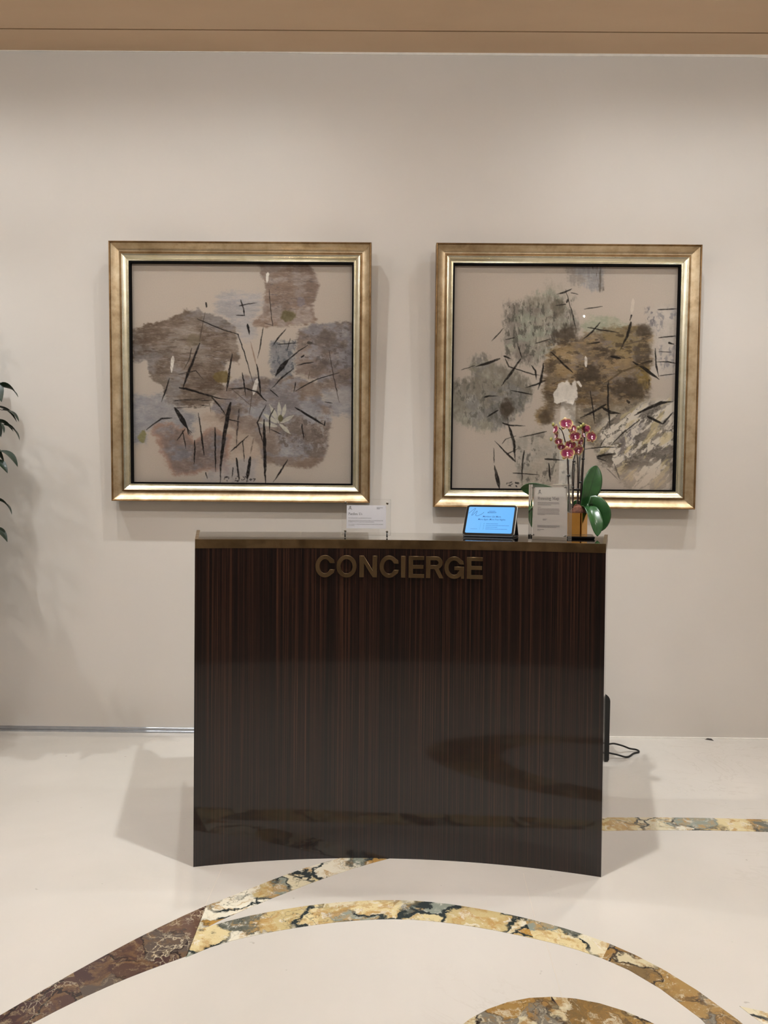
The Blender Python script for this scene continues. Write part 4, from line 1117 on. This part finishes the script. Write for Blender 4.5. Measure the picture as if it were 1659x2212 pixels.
# ------------------------------------------------------------------ tablet on its folding stand
tb = thing('tablet', 'small black tablet with glowing blue screen propped on a folding stand', 'tablet', (0.378, -1.075, TOP + .0008), (0, 0, math.radians(-20)))
TW, TH, TT = .196, .136, .0085
LEAN = math.radians(34)
tilt = Matrix.Translation((0, -.012, .007)) @ Matrix.Rotation(-LEAN, 4, 'X')
def rounded(bm, x0, x1, z0, z1, r, y0, y1, n=6):
    pts = []
    for cx, cz, a in ((x1 - r, z1 - r, 0), (x0 + r, z1 - r, 90), (x0 + r, z0 + r, 180), (x1 - r, z0 + r, 270)):
        pts += arc_pts(cx, cz, r, r, a, a + 90, n)
    f = [bm.verts.new((x, y0, z)) for x, z in pts]; b = [bm.verts.new((x, y1, z)) for x, z in pts]
    n = len(pts)
    for k in range(n): bm.faces.new((f[k], f[(k + 1) % n], b[(k + 1) % n], b[k]))
    bm.faces.new(f[::-1]); bm.faces.new(b)
    bmesh.ops.recalc_face_normals(bm, faces=list(bm.faces))
def tpart(name, bm, mat, parent=tb):
    bmesh.ops.transform(bm, matrix=tilt, verts=list(bm.verts)); return obj(name, bm, mat, parent)
bm = bmesh.new(); rounded(bm, -TW / 2, TW / 2, 0, TH, .013, 0, TT); bevel_all(bm, .0006, 1) if False else None; tpart('body', bm, M['black_gloss'])
bm = bmesh.new(); rounded(bm, -TW / 2 - .001, TW / 2 + .001, -.001, TH + .001, .014, .0015, TT - .001); tpart('metal_rim', bm, M['dark_steel'])
bm = bmesh.new(); rounded(bm, -TW / 2 + .009, TW / 2 - .009, .009, TH - .009, .005, -.0004, 0.0); scr = tpart('screen', bm, M['screen'])
bm = bmesh.new(); rounded(bm, -TW / 2 - .002, TW / 2 + .002, -.002, TH + .002, .014, TT, TT + .002); tpart('cover', bm, M['slate'])
def tflat(me, name, mat, x, z, y=-.0007):
    for v in me.vertices: v.co = tilt @ Vector((x + v.co.x, y, z + v.co.y))
    me.materials.append(mat); o = bpy.data.objects.new(name, me); C.objects.link(o); o.parent = scr; return o
tflat(strips([([(-.086, .0965), (-.074, .110), (-.064, .121), (-.062, .118), (-.072, .094), (-.0735, .087), (-.070, .089), (-.058, .105), (-.0545, .108), (-.055, .102), (-.0585, .090), (-.056, .0855), (-.048, .086), (-.036, .093), (-.029, .100), (-.028, .103)], .0013)]), 'flourish', M['scr_ink'], 0, 0)
tflat(text_mesh('BONVOY', .0088, .00012, align='CENTER', width=.034), 'heading', M['scr_ink'], .004, .0985)
tflat(dashes([(-.008, .016, .1075)], .0014, 2), 'small_print', M['scr_ink'], 0, 0)
tflat(text_mesh('Members Get More.', .0105, .00003, .28, 'CENTER', .071), 'slogan', M['scr_ink'], .006, .0795)
tflat(text_mesh('More Again. More Free Nights.', .0105, .00003, .28, 'CENTER', .106), 'slogan', M['scr_ink'], .007, .0665)
for i, (wl, z) in enumerate(((.048, .0510), (.088, .0430), (.044, .0350), (.084, .0270))):
    tflat(strips([([(-.004, z), (-.003, z - .0012), (-.0008, z + .0024)], .0008)]), 'tick', M['scr_ink'], -.018, 0)
    tflat(dashes([(-.012, -.012 + wl, z)], .0018, 20 + i), 'small_print', M['scr_soft'], 0, 0)
tflat(dashes([(-.070, -.044, .0265)], .0014, 31), 'small_print', M['scr_soft'], 0, 0)
tflat(strips([([(-.0335, .023), (-.0335, .056)], .0005)]), 'rule', M['scr_soft'], 0, 0)
# folding stand: base flap under the tablet and the raised back leaf
bm = bmesh.new(); box(bm, -TW / 2 + .004, TW / 2 - .002, -.016, .105, 0, .005); bevel_all(bm, .0015, 1); obj('stand_base', bm, M['slate'], tb)
bm = bmesh.new()
v = [bm.verts.new(p) for p in ((-TW / 2 + .004, .103, .004), (TW / 2 - .002, .103, .004), (TW / 2 - .002, .060, .070), (-TW / 2 + .004, .060, .070))]
f = bm.faces.new(v); r_ = bmesh.ops.extrude_face_region(bm, geom=[f]); bmesh.ops.translate(bm, vec=(0, -.004, -.002), verts=[q for q in r_['geom'] if isinstance(q, bmesh.types.BMVert)])
bmesh.ops.recalc_face_normals(bm, faces=list(bm.faces)); obj('stand_leaf', bm, M['slate'], tb)

# ------------------------------------------------------------------ orchid in its gold pot
tray = tag(obj('tray', (lambda b: (box(b, -.05, .05, -.15, .06, 0, .009), bevel_all(b, .002, 1), b)[2])(bmesh.new()), M['black_gloss']), 'flat glossy black tray under the gold orchid pot', 'tray')
tray.location = (0.742, -1.010, TOP + .0008); tray.rotation_euler = (0, 0, -.24)
OY = -1.0
orc = thing('potted_orchid', 'pink and yellow moth orchid in a mirror gold pot beside the Running Map sign', 'plant', (0.733, OY, TOP + .0105))
PZ = .083
bm = bmesh.new()
vs = box(bm, -.030, .030, -.030, .030, 0, PZ, Matrix.Rotation(math.radians(-38), 4, 'Z'))
bm.normal_update()
vert_e = [e for e in bm.edges if abs((e.verts[0].co - e.verts[1].co).normalized().z) > .9]
bmesh.ops.bevel(bm, geom=vert_e, offset=.006, segments=4, affect='EDGES')
bm.normal_update()
top = [f for f in bm.faces if f.normal.z > .9]
r_ = bmesh.ops.inset_region(bm, faces=top, thickness=.003)
bmesh.ops.translate(bm, vec=(0, 0, -.010), verts=list({v for f in top for v in f.verts}))
obj('pot', bm, M['pot'], orc)
# heap of bark chips
rr = random.Random(12)
bm = bmesh.new()
lathe(bm, [(.030, PZ - .012), (.030, PZ + .006), (.024, PZ + .022), (.012, PZ + .030), (.001, PZ + .031)], 18)
for k in range(70):
    a = rr.uniform(0, 2 * PI); r = rr.uniform(0, .027); z = PZ + .030 - (r / .030) ** 2 * .028
    s = rr.uniform(.003, .006)
    mtx = Matrix.Translation((r * math.cos(a), r * math.sin(a), z)) @ Euler((rr.uniform(0, 3), rr.uniform(0, 3), rr.uniform(0, 3))).to_matrix().to_4x4()
    box(bm, -s, s, -s * .6, s * .6, -s * .4, s * .4, mtx)
tag(obj('bark', bm, M['bark'], orc), 'heap of brown bark chips')
def loc_(p): return Vector((p[0] - 0.733, p[1] - OY, p[2] - TOP - .0105))
stems = [[(0.705, -1.0, 1.205), (0.697, -.995, 1.315), (0.694, -.99, 1.387), (0.691, -.99, 1.431), (0.676, -.995, 1.494), (0.663, -1.0, 1.517), (0.645, -1.0, 1.527)],
         [(0.712, -1.01, 1.205), (0.710, -1.005, 1.315), (0.713, -1.0, 1.387), (0.722, -1.0, 1.43), (0.712, -1.005, 1.475), (0.688, -1.01, 1.520)],
         [(0.732, -1.0, 1.205), (0.732, -1.0, 1.315), (0.730, -1.0, 1.405), (0.714, -1.005, 1.450), (0.700, -1.01, 1.48)],
         [(0.744, -.99, 1.205), (0.748, -.99, 1.316), (0.754, -.99, 1.423), (0.758, -.99, 1.495), (0.755, -.995, 1.53), (0.775, -1.0, 1.525)]]
for s in stems:
    bm = bmesh.new(); pts = smooth_pts([loc_(p) for p in s], 5); n = len(pts)
    tube(bm, pts, [.0030 - .0016 * i / n for i in range(n)], 8); obj('flower_stem', bm, M['stem'], orc, True)
for x, y, z0, z1, dx in ((0.701, -.985, 1.20, 1.40, -.002), (0.738, -.985, 1.20, 1.41, .004), (0.751, -.98, 1.20, 1.50, .012), (0.717, -.99, 1.20, 1.385, .003)):
    bm = bmesh.new(); tube(bm, [loc_((x, y, z0)), loc_((x + dx, y, z1))], .0022, 8); obj('support_stick', bm, M['stick'], orc, True)
for x, z in ((0.695, 1.337), (0.711, 1.292), (0.732, 1.285), (0.741, 1.312), (0.715, 1.392), (0.750, 1.402)):
    bm = bmesh.new(); bmesh.ops.create_uvsphere(bm, u_segments=10, v_segments=6, radius=.0055)
    bmesh.ops.scale(bm, vec=(1.25, .8, .8), verts=list(bm.verts)); bmesh.ops.translate(bm, vec=loc_((x, -1.006, z)), verts=list(bm.verts)); obj('stem_clip', bm, M['rubber'], orc, True)

def colour_layer(me, vals):
    at = me.color_attributes.new('across', 'FLOAT_COLOR', 'POINT')
    for i, v in enumerate(vals): at.data[i].color = (v, v, v, 1)
def blade(spine, sides, widths, cup=0.0, nx=5, thick=0.0):
    """Leaf surface along a spine; 'across' stores the distance from the midrib."""
    vs, fs, val = [], [], []
    S_ = [Vector(p) for p in spine]; n = len(S_)
    for i in range(n):
        d = (S_[min(i + 1, n - 1)] - S_[max(i - 1, 0)]).normalized()
        sd = Vector(sides[i] if isinstance(sides, list) else sides); sd = (sd - d * sd.dot(d)).normalized(); nm = sd.cross(d)
        for j in range(-nx, nx + 1):
            t = j / nx
            vs.append(S_[i] + sd * (t * widths[i]) + nm * (cup * widths[i] * (abs(t) ** 1.4))); val.append(abs(t))
    m = 2 * nx + 1
    for i in range(n - 1):
        for j in range(m - 1):
            fs.append((i * m + j, i * m + j + 1, (i + 1) * m + j + 1, (i + 1) * m + j))
    me = bpy.data.meshes.new('leaf'); me.from_pydata([tuple(v) for v in vs], [], fs)
    colour_layer(me, val)
    for p in me.polygons: p.use_smooth = True
    return me
def oleaf(pts, side, wmax, cup, shape, parent=orc, mat='leaf'):
    sp = smooth_pts([loc_(p) for p in pts], 6); n = len(sp)
    w = [wmax * max(.02, shape(i / (n - 1))) for i in range(n)]
    me = blade(sp, side, w, cup); me.materials.append(M[mat])
    o = bpy.data.objects.new('leaf', me); C.objects.link(o); o.parent = parent
    md = o.modifiers.new('thickness', 'SOLIDIFY'); md.thickness = .0016; md.offset = 0
    return o
oval = lambda t: (math.sin(PI * min(1, .12 + .88 * t) ** .85)) ** .75 if t < 1 else 0.03
strap = lambda t: min(1, .45 + 1.6 * t) * (1 - max(0, (t - .55) / .45) ** 2.4)
oleaf([(0.752, -1.0, 1.196), (0.775, -1.0, 1.265), (0.797, -.985, 1.330), (0.815, -.965, 1.379)], (1, .35, -.30), .042, .16, lambda t: min(1, .30 + 1.5 * t) * (1 - max(0, (t - .45) / .55) ** 2.6))
oleaf([(0.755, -1.005, 1.215), (0.768, -1.05, 1.205), (0.778, -1.085, 1.160), (0.783, -1.10, 1.108)], (1, .15, -.05), .027, -.45, strap)
oleaf([(0.760, -.995, 1.215), (0.790, -1.01, 1.228), (0.818, -1.02, 1.195), (0.822, -1.02, 1.125)], (.85, -.5, .35), .036, .30, lambda t: min(1, .5 + 1.2 * t) * (1 - max(0, (t - .6) / .4) ** 2.6))
oleaf([(0.722, -.99, 1.20), (0.650, -.965, 1.262), (0.570, -.955, 1.285), (0.520, -.95, 1.288)], (.1, -.5, 1), .030, .2, strap)
oleaf([(0.738, -.985, 1.20), (0.735, -.98, 1.225), (0.731, -.975, 1.243)], (1, 0, 0), .016, .2, strap)

# flowers: five petals and a lip each; meshes shared
def petal_mesh(length, width, cup, pw=1.0):
    vs, fs, val = [], [], []; nu, nv = 7, 3
    for i in range(nu + 1):
        t = i / nu; w = width * (math.sin(PI * min(1, .1 + .9 * t) ** pw)) ** .7 if t < 1 else width * .12
        for j in range(-nv, nv + 1):
            s = j / nv; r = math.hypot((t - .45) / .55 if t > .45 else 0, s)
            vs.append((s * w, -.10 * length * math.sin(t * PI * .8) + cup * w * s * s, t * length)); val.append(min(1, max(t ** 2.6, (abs(s) ** 2.4) * (.62 + .38 * t)) ))
    m = 2 * nv + 1
    for i in range(nu):
        for j in range(m - 1): fs.append((i * m + j, i * m + j + 1, (i + 1) * m + j + 1, (i + 1) * m + j))
    me = bpy.data.meshes.new('petal'); me.from_pydata(vs, [], fs); colour_layer(me, val); me.materials.append(M['petal'])
    for p in me.polygons: p.use_smooth = True
    return me
SEP = petal_mesh(.0270, .0112, -.25, .9); PET = petal_mesh(.0275, .0175, -.15, .8)
bm = bmesh.new()
bmesh.ops.create_uvsphere(bm, u_segments=10, v_segments=7, radius=.0042)
bmesh.ops.scale(bm, vec=(.8, 1.2, .9), verts=list(bm.verts)); bmesh.ops.translate(bm, vec=(0, -.006, .001), verts=list(bm.verts))
tube(bm, [(0, -.003, -.002), (0, -.009, -.007), (0, -.012, -.011)], [.0022, .0034, .0012], 8)
LIP = bpy.data.meshes.new('lip'); bm.to_mesh(LIP); bm.free(); LIP.materials.append(M['lip'])
for p in LIP.polygons: p.use_smooth = True
FL = [((0.679, -1.018, 1.535), 0, -5, 1.05), ((0.706, -1.012, 1.517), 25, -8, .85), ((0.642, -1.005, 1.514), -75, 0, .85), ((0.655, -1.01, 1.469), -45, 25, .68), ((0.712, -1.02, 1.487), 15, 10, .95),
      ((0.684, -1.025, 1.422), -8, 5, 1.05), ((0.725, -1.02, 1.435), 20, 28, .95), ((0.700, -1.008, 1.455), -20, 15, .85), ((0.745, -1.005, 1.495), 70, -5, .95), ((0.777, -1.012, 1.487), 28, 5, .95),
      ((0.668, -1.0, 1.449), -35, 30, .7), ((0.736, -1.01, 1.466), 40, 20, .8), ((0.762, -.998, 1.520), 150, -10, .7), ((0.648, -.998, 1.492), -80, 15, .8)]
for k, (p, yaw, dip, sc_) in enumerate(FL):
    me = LIP
    f = bpy.data.objects.new('flower', me); C.objects.link(f); f.parent = orc
    f.location = loc_(p); f.rotation_euler = Euler((math.radians(dip), math.radians(rr.uniform(-12, 12)), math.radians(yaw))); f.scale = (sc_,) * 3
    for mesh, ang, back in ((SEP, 0, .002), (SEP, 140, .002), (SEP, -140, .002), (PET, 78, 0), (PET, -78, 0)):
        q = bpy.data.objects.new('petal', mesh); C.objects.link(q); q.parent = f
        q.location = (0, back, 0); q.rotation_euler = (Matrix.Rotation(math.radians(ang), 3, 'Y') @ Matrix.Rotation(math.radians(rr.uniform(-14, 10)), 3, 'X')).to_euler()
for p in ((0.634, -1.0, 1.535), (0.731, -1.0, 1.522), (0.750, -1.0, 1.535), (0.743, -.995, 1.528), (0.627, -1.0, 1.478)):
    bm = bmesh.new(); bmesh.ops.create_uvsphere(bm, u_segments=10, v_segments=7, radius=.0065); bmesh.ops.scale(bm, vec=(.85, .85, 1.25), verts=list(bm.verts))
    bmesh.ops.translate(bm, vec=loc_(p), verts=list(bm.verts)); obj('bud', bm, M['bud'], orc, True)

# ------------------------------------------------------------------ black appliance and its cord behind the desk
bxo = thing('floor_appliance', 'black box-shaped floor appliance with rounded top behind the right end of the desk', 'appliance', (0.925, -0.24, 0))
bm = bmesh.new()
pts = [(-.135, 0), (.135, 0), (.1365, .29)] + arc_pts(.1015, .289, .035, .037, 0, 90, 8) + arc_pts(-.1, .289, .035, .037, 90, 180, 8)
pts[0] = (-.135, .012); pts = [(-.127, .004), (.129, .004), (.1345, .010), (.135, .131), (.1335, .133), (.135, .135)] + pts[2:] + [(-.135, .012)]
f = [bm.verts.new((x, -.13, z)) for x, z in pts]; b = [bm.verts.new((x, .13, z)) for x, z in pts]
for k in range(len(pts)): bm.faces.new((f[k], f[(k + 1) % len(pts)], b[(k + 1) % len(pts)], b[k]))
bm.faces.new(f[::-1]); bm.faces.new(b); bmesh.ops.recalc_face_normals(bm, faces=list(bm.faces)); obj('body', bm, M['black_plastic'], bxo)
bm = bmesh.new(); box(bm, -.10, .10, -.06, .06, .3262, .330); obj('top_cover', bm, M['slate'], bxo)
bm = bmesh.new()
cord = [(1.061, -.30, .060), (1.085, -.29, .061), (1.115, -.27, .056), (1.165, -.24, .036), (1.205, -.225, .018), (1.238, -.215, .010), (1.250, -.222, .006), (1.243, -.238, .005), (1.215, -.255, .005), (1.190, -.285, .005), (1.172, -.305, .005), (1.150, -.315, .008), (1.11, -.32, .020), (1.061, -.32, .030)]
tube(bm, smooth_pts([(x - .925, y + .24, z) for x, y, z in cord], 5), .0042, 8); obj('power_cord', bm, M['rubber'], bxo, True)
for y, z, L_ in ((-.30, .060, .008), (-.32, .030, .010), (-.27, .079, .026)):
    bm = bmesh.new(); tube(bm, [(.134, y + .24, z), (.134 + L_, y + .24, z)], .0052, 10); obj('cord_socket', bm, M['rubber'], bxo, True)

# ------------------------------------------------------------------ small chip at the foot of the wall
bm = bmesh.new()
v = [bm.verts.new(p) for p in ((-.020, .010, 0), (.020, -.012, 0), (.006, .014, 0), (-.006, .008, .007), (.010, -.002, .008))]
for f in ((0, 1, 4, 3), (1, 2, 4), (2, 0, 3), (2, 3, 4), (0, 2, 1)): bm.faces.new([v[i] for i in f])
bmesh.ops.recalc_face_normals(bm, faces=list(bm.faces))
ch = tag(obj('debris_chip', bm, M['chip']), 'tiny dark chip of debris on the floor against the right wall base', 'debris'); ch.location = (1.684, -0.024, 0)

# ------------------------------------------------------------------ tall leafy shrub at the left edge
PX, PY = -2.16, -0.42
sh = thing('potted_shrub', 'tall dark green leafy shrub in a planter at the left edge', 'plant', (PX, PY, 0))
bm = bmesh.new(); lathe(bm, [(.13, 0), (.15, .01), (.175, .33), (.18, .36), (.165, .36), (.16, .33), (.0, .33)][:6] + [(.155, .32)], 28); obj('planter', bm, M['planter'], sh, False)
bm = bmesh.new(); lathe(bm, [(.150, .315), (.153, .325), (.05, .335), (.001, .336)], 24); obj('soil', bm, M['soil'], sh)
pr = random.Random(21)
for k, (dx, dy, h) in enumerate(((-.03, .02, 2.05), (.03, -.02, 1.85), (.0, .05, 1.6))):
    bm = bmesh.new(); pts = smooth_pts([(dx, dy, .32), (dx * 1.5 + .01, dy, .8), (dx * 2 - .02, dy * 1.2, 1.3), (dx * 2.6, dy * 1.4, h)], 5)
    tube(bm, pts, [.013 - .008 * i / len(pts) for i in range(len(pts))], 8); obj('trunk', bm, M['bark_brown'], sh, True)
# one leaf blade: lance shaped, folded along the midrib, pointed tip that droops
nl = 9
lsp = [(0, 0, 0)] + [(0, t, .10 * math.sin(t * PI) - .22 * t * t) for t in [i / nl for i in range(1, nl + 1)]]
lw = [.02 + .23 * (math.sin(PI * min(1, (i / nl)) ** .72) ** .9) * (1 - .5 * max(0, i / nl - .72)) for i in range(nl + 1)]; lw[-1] = .004; lw[0] = .012
LEAF = blade(lsp, (1, 0, 0), lw, .28, 2); LEAF.materials.append(M['tree_leaf'])
def branch(base, tip, leaves, size, fan=1.0, first=.35):
    """A twig from base to tip (plant coordinates) with paired leaves; each leaf is its own object."""
    base = Vector(base); tip = Vector(tip); mid = (base + tip) / 2 + Vector((0, 0, .10 * (tip - base).length + .03))
    pts = smooth_pts([base, mid, tip], 6)
    bm = bmesh.new(); tube(bm, pts, [.0035 - .0022 * i / len(pts) for i in range(len(pts))], 6); tw = obj('twig', bm, M['bark_brown'], sh, True)
    for k in range(leaves):
        t = first + (1 - first) * k / max(1, leaves - 1)
        p = pts[min(len(pts) - 1, int(t * (len(pts) - 1)))]
        d = (tip - base); d.z *= .4; d.normalize()
        side = 0 if k == leaves - 1 else (1 if k % 2 else -1) * pr.uniform(.5, 1.1) * fan
        d = (Matrix.Rotation(side, 3, 'Z') @ d); d.z = pr.uniform(-.75, -.25); d.normalize()
        q = d.to_track_quat('Y', 'Z').to_matrix().to_4x4()
        o = bpy.data.objects.new('leaf', LEAF); C.objects.link(o); o.parent = tw
        s = size * pr.uniform(.8, 1.15)
        o.matrix_local = Matrix.Translation(p) @ q @ Matrix.Rotation(pr.uniform(-.5, .5), 4, 'Y') @ Matrix.Scale(s, 4)
L0 = lambda x, y, z: (x - PX, y - PY, z)
# the twigs whose tips come into the picture
for z, xt, yt, n_ in ((1.745, -1.79, -.46, 5), (1.635, -1.785, -.44, 6), (1.585, -1.80, -.50, 7), (1.57, -1.79, -.42, 6), (1.445, -1.80, -.46, 7), (1.40, -1.795, -.50, 7), (1.22, -1.815, -.45, 5), (1.09, -1.825, -.46, 5)):
    branch(L0(PX + .02, PY, z - .02), L0(xt - .012, yt, z), n_ + 1, .112, .75)
# the rest of the crown
for k in range(26):
    z = .62 + 1.5 * k / 25; a = k * 2.4 + pr.uniform(-.3, .3); r = pr.uniform(.18, .30)
    x = r * math.cos(a); y = r * math.sin(a) * .85
    x = min(x, .10)
    branch((0, 0, z - .06), (x, y, z), 6, .115, 1.0)
# twigs close to the wall, whose leaves shade it
for k in range(26):
    z = .62 + 1.62 * k / 25
    branch(L0(PX + .02, PY + .02, z - .05), L0(-2.085 + pr.uniform(-.05, .03) - (.05 if z > 1.7 else 0), pr.uniform(-.26, -.21), z), 7, .135, .8)
